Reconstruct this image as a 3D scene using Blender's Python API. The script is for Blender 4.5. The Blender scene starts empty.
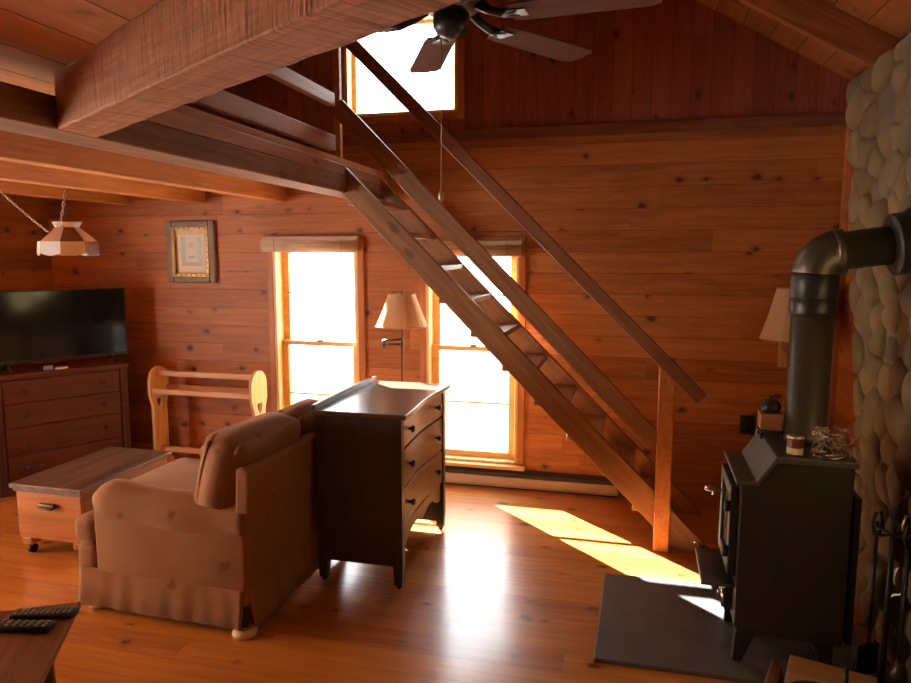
import bpy, bmesh, math, random
from mathutils import Vector, Matrix, noise
random.seed(7)
R = math.radians
S = bpy.context.scene
C = S.collection
PI = math.pi

# ------------------------------------------------------------------ materials
def mat_base(name, rough=.6, spec=.4, metal=0.):
    m = bpy.data.materials.new(name); m.use_nodes = True
    nt = m.node_tree; b = nt.nodes['Principled BSDF']
    b.inputs['Roughness'].default_value = rough
    b.inputs['Metallic'].default_value = metal
    b.inputs['Specular IOR Level'].default_value = spec
    return m, nt, b
class NB:
    """tiny node builder"""
    def __init__(s, nt): s.nt = nt
    def n(s, t, **k):
        x = s.nt.nodes.new(t)
        for a, v in k.items(): setattr(x, a, v)
        return x
    def link(s, a, b): s.nt.links.new(a, b)
    def put(s, sock, v):
        if isinstance(v, bpy.types.NodeSocket): s.link(v, sock)
        else: sock.default_value = v
    def math(s, op, a, b=None, c=None, clamp=False):
        x = s.n('ShaderNodeMath', operation=op); x.use_clamp = clamp
        s.put(x.inputs[0], a)
        if b is not None: s.put(x.inputs[1], b)
        if c is not None: s.put(x.inputs[2], c)
        return x.outputs[0]
    def comb(s, x, y, z):
        c = s.n('ShaderNodeCombineXYZ')
        for i, v in enumerate((x, y, z)): s.put(c.inputs[i], v)
        return c.outputs[0]
    def noise(s, vec, scale=1., detail=4., rough=.6, dist=0.):
        t = s.n('ShaderNodeTexNoise'); s.link(vec, t.inputs['Vector'])
        t.inputs['Scale'].default_value = scale; t.inputs['Detail'].default_value = detail
        t.inputs['Roughness'].default_value = rough; t.inputs['Distortion'].default_value = dist
        return t.outputs[0]
    def smooth(s, v, a, b, lo=0., hi=1.):
        x = s.n('ShaderNodeMapRange', interpolation_type='SMOOTHSTEP')
        s.put(x.inputs[0], v); x.inputs[1].default_value = a; x.inputs[2].default_value = b
        x.inputs[3].default_value = lo; x.inputs[4].default_value = hi
        return x.outputs[0]
    def mix(s, f, a, b, blend='MIX'):
        x = s.n('ShaderNodeMix', data_type='RGBA', blend_type=blend)
        s.put(x.inputs[0], f)
        for i, v in ((6, a), (7, b)):
            if isinstance(v, bpy.types.NodeSocket): s.link(v, x.inputs[i])
            else: x.inputs[i].default_value = (*v, 1)
        return x.outputs[2]
    def bump(s, h, strength, dist, bsdf):
        x = s.n('ShaderNodeBump'); x.inputs['Strength'].default_value = strength
        x.inputs['Distance'].default_value = dist
        s.link(h, x.inputs['Height']); s.link(x.outputs[0], bsdf.inputs['Normal'])

def planks(name, la, ca, width, dark, light, rough=.55, spec=.3, length=2.6, gap=.02, knots=1., gapc=.35, off=0., rvar=.1, bumpd=.004, tone=1., ringc=None, endv=.5):
    m, nt, b = mat_base(name, rough, spec); q = NB(nt)
    tc = q.n('ShaderNodeTexCoord'); sp = q.n('ShaderNodeSeparateXYZ'); q.link(tc.outputs['Object'], sp.inputs[0])
    L, Cx = sp.outputs[la], sp.outputs[ca]
    T = sp.outputs[3 - la - ca]
    cw = q.math('DIVIDE', q.math('ADD', Cx, off + 50 * width), width)
    idx = q.math('FLOOR', cw); fr = q.math('SUBTRACT', cw, idx)
    wn = q.n('ShaderNodeTexWhiteNoise', noise_dimensions='1D'); q.link(idx, wn.inputs['W'])
    sh = q.math('MULTIPLY_ADD', wn.outputs[0], length, L)
    lw = q.math('DIVIDE', q.math('ADD', sh, 40.), length)
    idl = q.math('FLOOR', lw); fl = q.math('SUBTRACT', lw, idl)
    w2 = q.n('ShaderNodeTexWhiteNoise', noise_dimensions='2D'); q.link(q.comb(idx, idl, 0.), w2.inputs['Vector'])
    seed = w2.outputs[0]
    s10 = q.math('MULTIPLY', seed, 37.)
    g = q.noise(q.comb(q.math('MULTIPLY', L, 1.3), q.math('MULTIPLY_ADD', Cx, 16., s10), q.math('MULTIPLY', T, 16.)), 1.6, 5., .65, .6)
    g2 = q.noise(q.comb(q.math('MULTIPLY', L, 5.), q.math('MULTIPLY_ADD', Cx, 90., s10), T), 1.5, 3., .6)
    t = q.math('ADD', q.math('MULTIPLY', q.math('SUBTRACT', g, .5), 1.5), q.math('MULTIPLY', q.math('SUBTRACT', g2, .5), .6))
    t = q.math('ADD', t, q.math('MULTIPLY', q.math('SUBTRACT', seed, .5), tone))
    t = q.math('ADD', t, .5, clamp=True)
    col = q.mix(t, dark, light)
    # knots
    v = q.n('ShaderNodeTexVoronoi', feature='F1', voronoi_dimensions='2D'); v.inputs['Scale'].default_value = 1.
    v.inputs['Randomness'].default_value = .8
    nz = q.noise(tc.outputs['Object'], 30., 2.)
    jit = q.math('MULTIPLY', q.math('SUBTRACT', nz, .5), .3)
    q.link(q.comb(q.math('MULTIPLY_ADD', L, 4.6, q.math('MULTIPLY', wn.outputs[0], 31.)), q.math('ADD', q.math('MULTIPLY', cw, .93), jit), 0.), v.inputs['Vector'])
    wk = q.n('ShaderNodeSeparateColor'); q.link(v.outputs['Color'], wk.inputs[0])
    rad = q.math('MULTIPLY_ADD', wk.outputs[0], .10, .03)
    kd = q.math('SUBTRACT', v.outputs['Distance'], rad)
    kf = q.smooth(kd, -.03, .035, 1., 0.)
    halo = q.smooth(kd, .0, .16, .35, 0.)
    on = q.math('GREATER_THAN', wk.outputs[1], .72)
    kf = q.math('MULTIPLY', q.math('MULTIPLY', q.math('MAXIMUM', kf, halo), on), .82 * knots)
    col = q.mix(kf, col, ringc or tuple(x * .16 for x in dark))
    e = q.math('MINIMUM', fr, q.math('SUBTRACT', 1., fr))
    ge = q.smooth(e, 0., gap, 1., 0.)
    el = q.math('MULTIPLY', q.math('MINIMUM', fl, q.math('SUBTRACT', 1., fl)), length / width)
    gl = q.math('MULTIPLY', q.smooth(el, 0., gap * .7, 1., 0.), endv)
    gg = q.math('MAXIMUM', ge, gl)
    col = q.mix(q.math('MULTIPLY', gg, 1 - gapc), col, tuple(x * .12 for x in dark))
    q.link(col, b.inputs['Base Color'])
    h = q.math('SUBTRACT', q.math('MULTIPLY', g2, .12), gg)
    q.bump(h, .7, bumpd, b)
    q.link(q.math('MULTIPLY_ADD', g, rvar, rough - rvar * .5), b.inputs['Roughness'])
    return m

def wood(name, axis, dark, light, rough=.5, spec=.35, scale=1., knots=0., bumpd=.001, saw=0., coat=0.):
    m, nt, b = mat_base(name, rough, spec); q = NB(nt)
    tc = q.n('ShaderNodeTexCoord'); oi = q.n('ShaderNodeObjectInfo'); sp = q.n('ShaderNodeSeparateXYZ')
    q.link(tc.outputs['Object'], sp.inputs[0])
    o = [sp.outputs[0], sp.outputs[1], sp.outputs[2]]
    rnd = q.math('MULTIPLY', oi.outputs['Random'], 23.)
    st = [14., 14., 14.]; st[axis] = 1.1
    vec = q.comb(*[q.math('MULTIPLY_ADD', o[i], st[i] * scale, rnd) for i in range(3)])
    g = q.noise(vec, 1.5, 5., .65, .8)
    st2 = [80., 80., 80.]; st2[axis] = 4.
    g2 = q.noise(q.comb(*[q.math('MULTIPLY_ADD', o[i], st2[i] * scale, rnd) for i in range(3)]), 1.2, 3.)
    t = q.math('ADD', q.math('MULTIPLY', q.math('SUBTRACT', g, .5), 2.2), q.math('MULTIPLY', q.math('SUBTRACT', g2, .5), .7))
    t = q.math('ADD', t, .5, clamp=True)
    col = q.mix(t, dark, light)
    if knots:
        v = q.n('ShaderNodeTexVoronoi', feature='F1'); v.inputs['Scale'].default_value = 1.
        ks = [5., 5., 5.]; ks[axis] = 2.2
        q.link(q.comb(*[q.math('MULTIPLY_ADD', o[i], ks[i], rnd) for i in range(3)]), v.inputs['Vector'])
        wk = q.n('ShaderNodeSeparateColor'); q.link(v.outputs['Color'], wk.inputs[0])
        kf = q.math('MULTIPLY', q.smooth(v.outputs['Distance'], .06, .13, 1., 0.), q.math('GREATER_THAN', wk.outputs[1], .4))
        col = q.mix(q.math('MULTIPLY', kf, knots), col, tuple(x * .2 for x in dark))
    h = q.math('MULTIPLY', g2, .5)
    if saw:   # rough sawn tooth marks across the length
        sv = [7., 7., 7.]; sv[axis] = 110.
        s = q.noise(q.comb(*[q.math('MULTIPLY_ADD', o[i], sv[i], rnd) for i in range(3)]), 1., 3., .6, .4)
        h = q.math('MULTIPLY_ADD', s, saw, h)
        col = q.mix(q.math('MULTIPLY', q.smooth(s, .34, .56, .55, 0.), min(1., saw)), col, tuple(x * .5 for x in dark))
    q.link(col, b.inputs['Base Color']); q.bump(h, .8, bumpd, b)
    b.inputs['Coat Weight'].default_value = coat; b.inputs['Coat Roughness'].default_value = .2
    return m

def plain(name, col, rough=.5, spec=.4, metal=0., var=.12, scale=12., bumpd=0.):
    m, nt, b = mat_base(name, rough, spec, metal); q = NB(nt)
    tc = q.n('ShaderNodeTexCoord'); n = q.noise(tc.outputs['Object'], scale, 4.)
    q.link(q.mix(n, tuple(x * (1 - var) for x in col), tuple(min(1, x * (1 + var)) for x in col)), b.inputs['Base Color'])
    if bumpd: q.bump(n, .8, bumpd, b)
    return m

def fabric(name, col, motif):
    m, nt, b = mat_base(name, .9, .15); q = NB(nt)
    tc = q.n('ShaderNodeTexCoord')
    n = q.noise(tc.outputs['Object'], 5., 3.); w = q.noise(tc.outputs['Object'], 260., 2.)
    c = q.mix(n, tuple(x * .8 for x in col), tuple(x * 1.15 for x in col))
    v = q.n('ShaderNodeTexVoronoi', feature='F1'); v.inputs['Scale'].default_value = 7.
    d = q.noise(tc.outputs['Object'], 40., 2., .5)
    ad = q.n('ShaderNodeVectorMath', operation='MULTIPLY_ADD')
    q.link(q.comb(d, d, d), ad.inputs[0]); ad.inputs[1].default_value = (.06, .04, .05); q.link(tc.outputs['Object'], ad.inputs[2])
    q.link(ad.outputs[0], v.inputs['Vector'])
    wk = q.n('ShaderNodeSeparateColor'); q.link(v.outputs['Color'], wk.inputs[0])
    f = q.math('MULTIPLY', q.smooth(v.outputs['Distance'], .10, .2, .55, 0.), q.math('GREATER_THAN', wk.outputs[0], .45))
    c = q.mix(f, c, motif)
    q.link(c, b.inputs['Base Color'])
    b.inputs['Sheen Weight'].default_value = .25; b.inputs['Sheen Roughness'].default_value = .5
    b.inputs['Sheen Tint'].default_value = (1, .75, .6, 1)
    q.bump(q.math('MULTIPLY_ADD', w, .3, n), .5, .006, b)
    return m

def glass_mat():
    m = bpy.data.materials.new('window_glass'); m.use_nodes = True; nt = m.node_tree; nt.nodes.clear(); q = NB(nt)
    o = q.n('ShaderNodeOutputMaterial'); mx = q.n('ShaderNodeMixShader'); t = q.n('ShaderNodeBsdfTransparent'); g = q.n('ShaderNodeBsdfGlossy')
    t.inputs[0].default_value = (.97, .985, .985, 1); g.inputs['Roughness'].default_value = .02
    f = q.n('ShaderNodeLayerWeight'); f.inputs[0].default_value = .5
    q.link(q.math('MULTIPLY_ADD', q.math('POWER', f.outputs['Facing'], 5.), .9, .04), mx.inputs[0]); q.link(t.outputs[0], mx.inputs[1]); q.link(g.outputs[0], mx.inputs[2]); q.link(mx.outputs[0], o.inputs[0])
    return m

def stone_mat():
    m, nt, b = mat_base('river_stone', .75, .3); q = NB(nt)
    tc = q.n('ShaderNodeTexCoord'); ge = q.n('ShaderNodeNewGeometry')
    cr = q.n('ShaderNodeValToRGB'); e = cr.color_ramp.elements
    e[0].position = 0; e[0].color = (.12, .085, .040, 1); e[1].position = 1; e[1].color = (.30, .19, .080, 1)
    for p, c in ((.2, (.23, .155, .068, 1)), (.4, (.14, .102, .055, 1)), (.6, (.29, .185, .078, 1)), (.8, (.165, .115, .058, 1))):
        x = e.new(p); x.color = c
    q.link(ge.outputs['Random Per Island'], cr.inputs[0])
    n = q.noise(tc.outputs['Object'], 9., 5.); n2 = q.noise(tc.outputs['Object'], 60., 3.)
    c = q.mix(q.math('MULTIPLY', n, .6), cr.outputs[0], (.08, .066, .048))
    q.link(c, b.inputs['Base Color']); q.bump(q.math('MULTIPLY_ADD', n2, .3, n), .6, .006, b)
    return m

M = {}
M['wall'] = planks('pine_wall_boards', 0, 2, .137, (.235, .075, .022), (.56, .215, .066), .5, .3, 3.1, .022, 1., .5, .02, .12, .0022, .5, None, .35)
M['wally'] = planks('pine_wall_boards_side', 1, 2, .137, (.235, .075, .022), (.56, .215, .066), .5, .3, 3.1, .022, 1., .5, .02, .12, .0022, .5, None, .35)
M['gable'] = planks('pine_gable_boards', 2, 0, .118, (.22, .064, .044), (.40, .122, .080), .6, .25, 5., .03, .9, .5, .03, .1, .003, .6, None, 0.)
M['floor'] = planks('pine_floor_boards', 0, 1, .142, (.34, .108, .022), (.70, .30, .066), .30, .5, 2.4, .015, 1., .35, .05, .08, .0007, .45, None, .5)
fb = M['floor'].node_tree.nodes['Principled BSDF']; fb.inputs['Coat Weight'].default_value = .6; fb.inputs['Coat Roughness'].default_value = .19
M['roof'] = planks('roof_boards', 1, 0, .15, (.24, .082, .026), (.44, .175, .06), .6, .25, 3., .03, .8, .2, .0, .1, .006, .8)
M['deck'] = planks('loft_floor_boards', 1, 0, .21, (.40, .17, .065), (.62, .30, .12), .6, .25, 4., .025, .6, .2, .05, .1, .008, .5)
BD, BL = (.16, .068, .034), (.34, .16, .08)
M['hewn'] = wood('rough_sawn_timber', 0, (.29, .11, .046), (.55, .235, .105), .75, .2, 1., .2, .005, 1.7)
M['beam'] = wood('loft_beam_timber', 0, (.17, .085, .045), (.34, .18, .09), .7, .2, 1., .3, .002, .3)
M['joist'] = wood('joist_timber', 0, (.36, .16, .06), (.62, .30, .12), .6, .25, 1., .5, .001)
M['rafter'] = wood('rafter_timber', 0, (.26, .095, .03), (.48, .19, .07), .6, .25, 1., .4, .001)
M['rail'] = wood('loft_rail_board', 0, (.34, .15, .09), (.52, .26, .16), .5, .3, 1., .6, .001)
M['stair'] = wood('stair_timber', 0, (.19, .085, .04), (.40, .19, .09), .5, .3, 1., .6, .001)
M['tread'] = wood('stair_tread_wood', 1, (.26, .12, .055), (.46, .22, .10), .3, .45, 1., .5, .0006)
M['newel'] = wood('newel_wood', 2, (.40, .15, .05), (.62, .27, .09), .5, .3, 1., .6, .001)
M['hand'] = wood('handrail_wood', 0, (.17, .06, .03), (.32, .13, .06), .45, .35, 1., .5, .001)
M['jamb'] = wood('window_jamb_pine', 2, (.66, .42, .17), (.84, .60, .30), .4, .4, 1., .1, .0005)  # paler than the casing: window light on the jambs put into the colour
M['casing'] = wood('window_casing_pine', 2, (.33, .11, .035), (.54, .21, .07), .45, .35, 1., .2, .0006)
M['casingx'] = wood('window_sash_pine', 0, (.58, .32, .12), (.80, .50, .20), .4, .35, 1., .1, .0005)
M['trim'] = wood('ledge_trim_wood', 0, (.14, .05, .025), (.28, .11, .05), .6, .25)
M['glass'] = glass_mat()
M['stone'] = stone_mat()
M['mortar'] = plain('mortar', (.16, .12, .085), .95, .1, 0, .25, 30., .01)
M['fabric'] = fabric('sofa_fabric', (.31, .16, .088), (.13, .055, .033))
M['pipingf'] = plain('sofa_piping', (.52, .33, .22), .85, .2)
M['foot'] = plain('sofa_foot', (.70, .52, .36), .4, .4)
M['dres'] = wood('dresser_dark_wood', 2, (.046, .045, .047), (.070, .068, .070), .42, .4, 1., 0, .0004, 0, .1)
M['drestop'] = wood('dresser_top_wood', 1, (.085, .055, .036), (.14, .09, .06), .3, .5, 1., 0, .0003, 0, .25)
M['drawer'] = wood('dresser_drawer_wood', 1, (.12, .065, .03), (.24, .14, .065), .4, .4, 1., 0, .0004, 0, .1)
M['knobd'] = plain('dark_knob', (.05, .03, .02), .35, .5)
M['cab'] = wood('cabinet_mahogany', 0, (.070, .020, .010), (.13, .040, .020), .4, .4, 1., 0, .0004, 0, .15)
M['brass'] = plain('aged_brass', (.50, .38, .22), .4, .5, .9)
M['bezel'] = plain('television_plastic', (.012, .012, .013), .3, .5)
M['screen'] = plain('television_screen', (.006, .006, .008), .09, .5, 0, .02)
M['white'] = plain('white_plastic', (.75, .73, .70), .4, .4)
M['grey'] = plain('grey_plastic', (.30, .30, .30), .4, .4)
M['chestT'] = wood('chest_worn_lid', 1, (.075, .038, .024), (.22, .125, .08), .45, .4, .8, .2, .0008)
M['chestB'] = wood('chest_pine', 0, (.32, .10, .025), (.50, .19, .05), .45, .35, .8, .7, .0006)
M['chestS'] = wood('chest_pine_side', 1, (.20, .075, .03), (.34, .14, .06), .45, .35, .8, .7, .0006)
M['iron'] = plain('black_iron', (.022, .020, .019), .5, .4, .3)
M['stove'] = plain('stove_black_steel', (.030, .026, .022), .55, .4, .2, .15, 25.)
M['stovetop'] = plain('stove_top_steel', (.085, .088, .085), .42, .5, .5, .15, 25.)
M['pipe'] = plain('stovepipe_steel', (.12, .10, .075), .42, .5, .7, .25, 6.)
M['pipeb'] = plain('stovepipe_black_collar', (.035, .033, .032), .4, .5, .6)
M['chrome'] = plain('chrome', (.75, .73, .70), .18, .5, 1.)
M['wire'] = plain('bronze_wire', (.55, .42, .28), .25, .5, 1.)
M['fire'] = plain('stove_glass', (.10, .085, .06), .12, .6, .1)
M['slate'] = plain('slate', (.115, .112, .108), .5, .4, 0, .35, 7., .003)
M['slatee'] = plain('slate_edge_metal', (.36, .35, .33), .4, .5, .4)
M['rack'] = wood('rack_pine', 2, (.52, .27, .10), (.74, .44, .18), .45, .35, 1., .3, .0005)
M['rackx'] = wood('rack_rail_pine', 0, (.50, .25, .11), (.70, .40, .18), .45, .35, 1., .2, .0005)
M['bronze'] = plain('bronze_metal', (.10, .065, .04), .4, .5, .8)
M['shade'] = None
M['lead'] = plain('lead_came', (.06, .05, .04), .5, .4, .5)
M['cream'] = plain('cream_glass', (.78, .62, .36), .3, .5, 0, .12, 20.)
M['amber'] = plain('dark_amber_glass', (.16, .055, .025), .25, .5, 0, .2, 20.)
M['bluegl'] = plain('grey_blue_glass', (.42, .40, .42), .25, .5, 0, .12, 20.)
M['tan'] = plain('tan_glass', (.46, .31, .20), .25, .5, 0, .15, 20.)
M['pframe'] = plain('picture_frame_carved', (.22, .15, .11), .5, .4, .1, .45, 60., .004)
M['gilt'] = plain('picture_gilt_liner', (.42, .25, .08), .4, .5, .6, .4, 50., .003)
M['mat'] = plain('picture_mat', (.78, .70, .50), .8, .2)
M['printc'] = plain('picture_print', (.86, .88, .80), .7, .2, 0, .06, 9.)
M['printb'] = plain('picture_print_teal', (.60, .74, .70), .7, .2, 0, .15, 9.)
M['printg'] = plain('picture_print_grey', (.66, .67, .58), .7, .2, 0, .2, 14.)
M['heater'] = plain('heater_enamel', (.62, .47, .34), .45, .4, .1)
M['heatdark'] = plain('heater_slot_dark', (.07, .055, .045), .6, .3)
M['blind'] = wood('bamboo_blind', 0, (.46, .32, .20), (.78, .60, .42), .6, .3, 1.6, 0, .002)
M['ctable'] = wood('table_walnut', 0, (.12, .05, .026), (.27, .135, .075), .32, .4, 1., 0, .0004, 0, .15)
M['ctable_y'] = wood('table_walnut_leg', 2, (.05, .02, .012), (.11, .045, .025), .4, .4, 1., 0, .0004, 0, .15)
M['remote'] = plain('remote_black', (.02, .022, .02), .45, .4)
M['button'] = plain('remote_button', (.24, .27, .23), .5, .4)
M['fan'] = plain('fan_dark_metal', (.05, .06, .07), .35, .5, .6)
M['blade'] = wood('fan_blade_wood', 0, (.10, .042, .03), (.16, .07, .05), .7, .1, 1., 0, .0003)
M['jarlabel'] = plain('candle_label', (.70, .58, .38), .6, .3)
M['jarred'] = plain('candle_red_wax', (.14, .025, .02), .3, .5)
M['block'] = wood('small_box_wood', 0, (.22, .09, .04), (.40, .19, .09), .45, .35)
M['crate'] = wood('crate_pine', 0, (.46, .25, .10), (.66, .40, .18), .55, .3, 1., .5, .001)
M['log'] = wood('firewood', 0, (.13, .05, .026), (.25, .11, .06), .8, .2, 1., .3, .004)
M['snow'] = plain('snow_ground', (.82, .83, .85), .9, .1, 0, .03, 2.)
M['wallplate'] = wood('lamp_plate_wood', 2, (.45, .28, .12), (.62, .42, .2), .5, .3)

def shade_mat():
    m = bpy.data.materials.new('lampshade_cloth'); m.use_nodes = True; nt = m.node_tree; nt.nodes.clear(); q = NB(nt)
    o = q.n('ShaderNodeOutputMaterial'); mx = q.n('ShaderNodeMixShader'); d = q.n('ShaderNodeBsdfDiffuse'); t = q.n('ShaderNodeBsdfTranslucent')
    tc = q.n('ShaderNodeTexCoord'); n = q.noise(tc.outputs['Object'], 90., 2.)
    c = q.mix(n, (.70, .50, .31), (.80, .60, .39))
    q.link(c, d.inputs[0]); q.link(c, t.inputs[0]); mx.inputs[0].default_value = .35
    q.link(d.outputs[0], mx.inputs[1]); q.link(t.outputs[0], mx.inputs[2]); q.link(mx.outputs[0], o.inputs[0])
    return m
M['shade'] = shade_mat()

# ------------------------------------------------------------------ mesh helpers
class MB:
    def __init__(s): s.bm = bmesh.new()
    def _add(s, vs, fs, mi=0, smooth=False):
        bv = [s.bm.verts.new(v) for v in vs]
        for f in fs:
            try:
                x = s.bm.faces.new([bv[i] for i in f]); x.material_index = mi; x.smooth = smooth
            except ValueError: pass
        return bv
    def box(s, x0, x1, y0, y1, z0, z1, mi=0):
        v = [(x, y, z) for z in (z0, z1) for y in (y0, y1) for x in (x0, x1)]
        s._add(v, [(0, 2, 3, 1), (4, 5, 7, 6), (0, 1, 5, 4), (2, 6, 7, 3), (0, 4, 6, 2), (1, 3, 7, 5)], mi); return s
    def rbox(s, x0, x1, y0, y1, z0, z1, r, seg=4, mi=0, wob=0., sub=0, puff=0.):
        t = bmesh.new(); bmesh.ops.create_cube(t, size=1.)
        for v in t.verts: v.co = ((x0 + x1) / 2 + v.co.x * (x1 - x0), (y0 + y1) / 2 + v.co.y * (y1 - y0), (z0 + z1) / 2 + v.co.z * (z1 - z0))
        if sub: bmesh.ops.subdivide_edges(t, edges=t.edges[:], cuts=sub, use_grid_fill=True)
        if puff:
            c = Vector(((x0 + x1) / 2, (y0 + y1) / 2, (z0 + z1) / 2)); hs = Vector((x1 - x0, y1 - y0, z1 - z0)) / 2
            for v in t.verts:
                d = v.co - c; u = [d[i] / hs[i] for i in range(3)]
                for i in range(3):
                    j, k = (i + 1) % 3, (i + 2) % 3
                    d[i] += math.copysign(abs(u[i]) * puff * (1 - u[j] ** 2) * (1 - u[k] ** 2), u[i])
                v.co = c + d
        e = [e for e in t.edges if len(e.link_faces) == 2 and e.calc_face_angle(0) > .9]
        bmesh.ops.bevel(t, geom=e, offset=r, segments=seg, profile=.5, affect='EDGES', clamp_overlap=True)
        if wob:
            for v in t.verts:
                v.co += noise.noise_vector(v.co * 4.) * wob
        idx = {v: i for i, v in enumerate(t.verts)}
        s._add([v.co[:] for v in t.verts], [[idx[v] for v in f.verts] for f in t.faces], mi, True); t.free(); return s
    def tube(s, pts, r, n=10, mi=0, cap=True, closed=False):
        pts = [Vector(p) for p in pts]; N = len(pts); rs = r if isinstance(r, (list, tuple)) else [r] * N
        rings = []; up = None
        for i, p in enumerate(pts):
            a = pts[(i - 1) % N] if (closed or i > 0) else p; b = pts[(i + 1) % N] if (closed or i < N - 1) else p
            d = (b - a).normalized()
            if up is None: up = Vector((0, 0, 1)) if abs(d.z) < .9 else Vector((1, 0, 0))
            x = up - d * up.dot(d)
            if x.length < 1e-5: x = d.orthogonal()
            x.normalize(); up = x; y = d.cross(x)
            rings.append([p + (x * math.cos(2 * PI * k / n) + y * math.sin(2 * PI * k / n)) * rs[i] for k in range(n)])
        fs = []; M_ = N if closed else N - 1
        for i in range(M_):
            for k in range(n):
                j = (i + 1) % N; l = (k + 1) % n
                fs.append((i * n + k, i * n + l, j * n + l, j * n + k))
        if cap and not closed: fs += [tuple(range(n))[::-1], tuple((N - 1) * n + k for k in range(n))]
        s._add([v for rg in rings for v in rg], fs, mi, True); return s
    def lathe(s, prof, c=(0, 0, 0), n=24, mi=0, caps=True, smooth=True):
        vs = []; fs = []; m = len(prof)
        for r, z in prof:
            for k in range(n): vs.append((c[0] + r * math.cos(2 * PI * k / n), c[1] + r * math.sin(2 * PI * k / n), c[2] + z))
        for i in range(m - 1):
            for k in range(n):
                l = (k + 1) % n; fs.append((i * n + k, i * n + l, (i + 1) * n + l, (i + 1) * n + k))
        if caps: fs += [tuple(range(n))[::-1], tuple((m - 1) * n + k for k in range(n))]
        s._add(vs, fs, mi, smooth); return s
    def prism(s, poly, axis, a, b, mi=0, smooth=False):
        """poly of 2D points in the two other axes (x,y,z order) extruded along axis from a to b"""
        n = len(poly)
        def P(u, v, w):
            p = [0, 0, 0]; o = [i for i in range(3) if i != axis]; p[o[0]] = u; p[o[1]] = v; p[axis] = w; return p
        vs = [P(u, v, a) for u, v in poly] + [P(u, v, b) for u, v in poly]
        bv = s._add(vs, [tuple(range(n)), tuple(range(2 * n - 1, n - 1, -1))], mi)
        for i in range(n):
            j = (i + 1) % n
            f = s.bm.faces.new((bv[i], bv[i + n], bv[j + n], bv[j])); f.material_index = mi; f.smooth = smooth
        return s
    def build(s, name, mats, parent=None, bevel=0., seg=2, mtx=None, autos=True):
        bmesh.ops.recalc_face_normals(s.bm, faces=s.bm.faces[:])
        me = bpy.data.meshes.new(name); s.bm.to_mesh(me); s.bm.free()
        for m in (mats if isinstance(mats, (list, tuple)) else [mats]): me.materials.append(m)
        o = bpy.data.objects.new(name, me); C.objects.link(o)
        if parent: o.parent = parent
        if mtx is not None: o.matrix_local = mtx
        if bevel:
            b = o.modifiers.new('bevel', 'BEVEL'); b.width = bevel; b.segments = seg; b.limit_method = 'ANGLE'; b.angle_limit = R(40)
        return o

def tag(o, label=None, cat=None, group=None, kind=None):
    if label: o['label'] = label
    if cat: o['category'] = cat
    if group: o['group'] = group
    if kind: o['kind'] = kind
    return o
def thing(name, label, cat, loc=(0, 0, 0), rz=0., group=None):
    o = bpy.data.objects.new(name, None); C.objects.link(o); o.empty_display_size = .1
    o.location = loc; o.rotation_euler = (0, 0, R(rz)); return tag(o, label, cat, group)
def copy_tree(o, parent=None):
    c = o.copy(); C.objects.link(c)
    if parent: c.parent = parent
    for ch in o.children: copy_tree(ch, c)
    return c
def timber(name, p0, p1, w, h, mat, parent=None, bevel=.004, up=(0, 0, 1), cut0=0., cut1=0.):
    """a board from p0 to p1 with its grain along its length; w across, h along up; cut0/1 skew the ends (plumb or level cuts)"""
    p0, p1, up = Vector(p0), Vector(p1), Vector(up)
    x = (p1 - p0); L = x.length; x.normalize(); z = (up - x * up.dot(x)).normalized(); y = z.cross(x)
    m = Matrix(((x.x, y.x, z.x, (p0.x + p1.x) / 2), (x.y, y.y, z.y, (p0.y + p1.y) / 2), (x.z, y.z, z.z, (p0.z + p1.z) / 2), (0, 0, 0, 1)))
    q = MB().prism([(-L / 2 - cut0 * h / 2, -h / 2), (L / 2 - cut1 * h / 2, -h / 2), (L / 2 + cut1 * h / 2, h / 2), (-L / 2 + cut0 * h / 2, h / 2)], 1, -w / 2, w / 2)
    return q.build(name, mat, parent, bevel, 2, m)
def structure(o): o['kind'] = 'structure'; return o

# ------------------------------------------------------------------ dimensions
XL, XR, YF, YN = -4.5, 1.225, 4.6, -1.3
RIDGE_X, RIDGE_Z, SL = -1.57, 4.24, .588
TW = .14
def roof_z(x): return RIDGE_Z - SL * abs(x - RIDGE_X)
W1 = (-2.535, -1.872, .165, 1.68)
W2 = (-1.37, -.722, .165, 1.68)
UW = (-1.945, -1.145, 2.545, 3.19)
W3 = (.75, 2.65, .15, 1.95)     # left wall: Y range, Z range
LEDGE = 2.37

# floor / walls / ceiling ------------------------------------------------------
structure(MB().box(XL - TW, XR + TW, YN - TW, YF + TW, -.1, 0).build('floor', M['floor']))
w = MB()
xs = [XL - TW, W1[0], W1[1], W2[0], W2[1], XR + TW]
for i in range(5):
    a, b = xs[i], xs[i + 1]
    if i in (1, 3):
        w.box(a, b, YF, YF + TW, 0, W1[2]); w.box(a, b, YF, YF + TW, W1[3], LEDGE)
    else: w.box(a, b, YF, YF + TW, 0, LEDGE)
structure(w.build('wall_far', M['wall']))
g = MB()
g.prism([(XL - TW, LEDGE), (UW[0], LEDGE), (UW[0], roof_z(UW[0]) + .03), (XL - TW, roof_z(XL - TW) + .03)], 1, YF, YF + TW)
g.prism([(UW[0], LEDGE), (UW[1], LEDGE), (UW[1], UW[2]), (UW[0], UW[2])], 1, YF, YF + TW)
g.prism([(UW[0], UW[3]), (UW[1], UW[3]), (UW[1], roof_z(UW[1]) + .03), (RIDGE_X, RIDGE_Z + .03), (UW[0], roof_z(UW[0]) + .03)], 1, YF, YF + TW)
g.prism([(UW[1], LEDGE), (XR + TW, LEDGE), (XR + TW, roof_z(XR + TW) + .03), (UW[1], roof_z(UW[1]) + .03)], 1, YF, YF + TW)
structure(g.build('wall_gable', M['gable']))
w = MB(); zt = roof_z(XL) + .03
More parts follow.
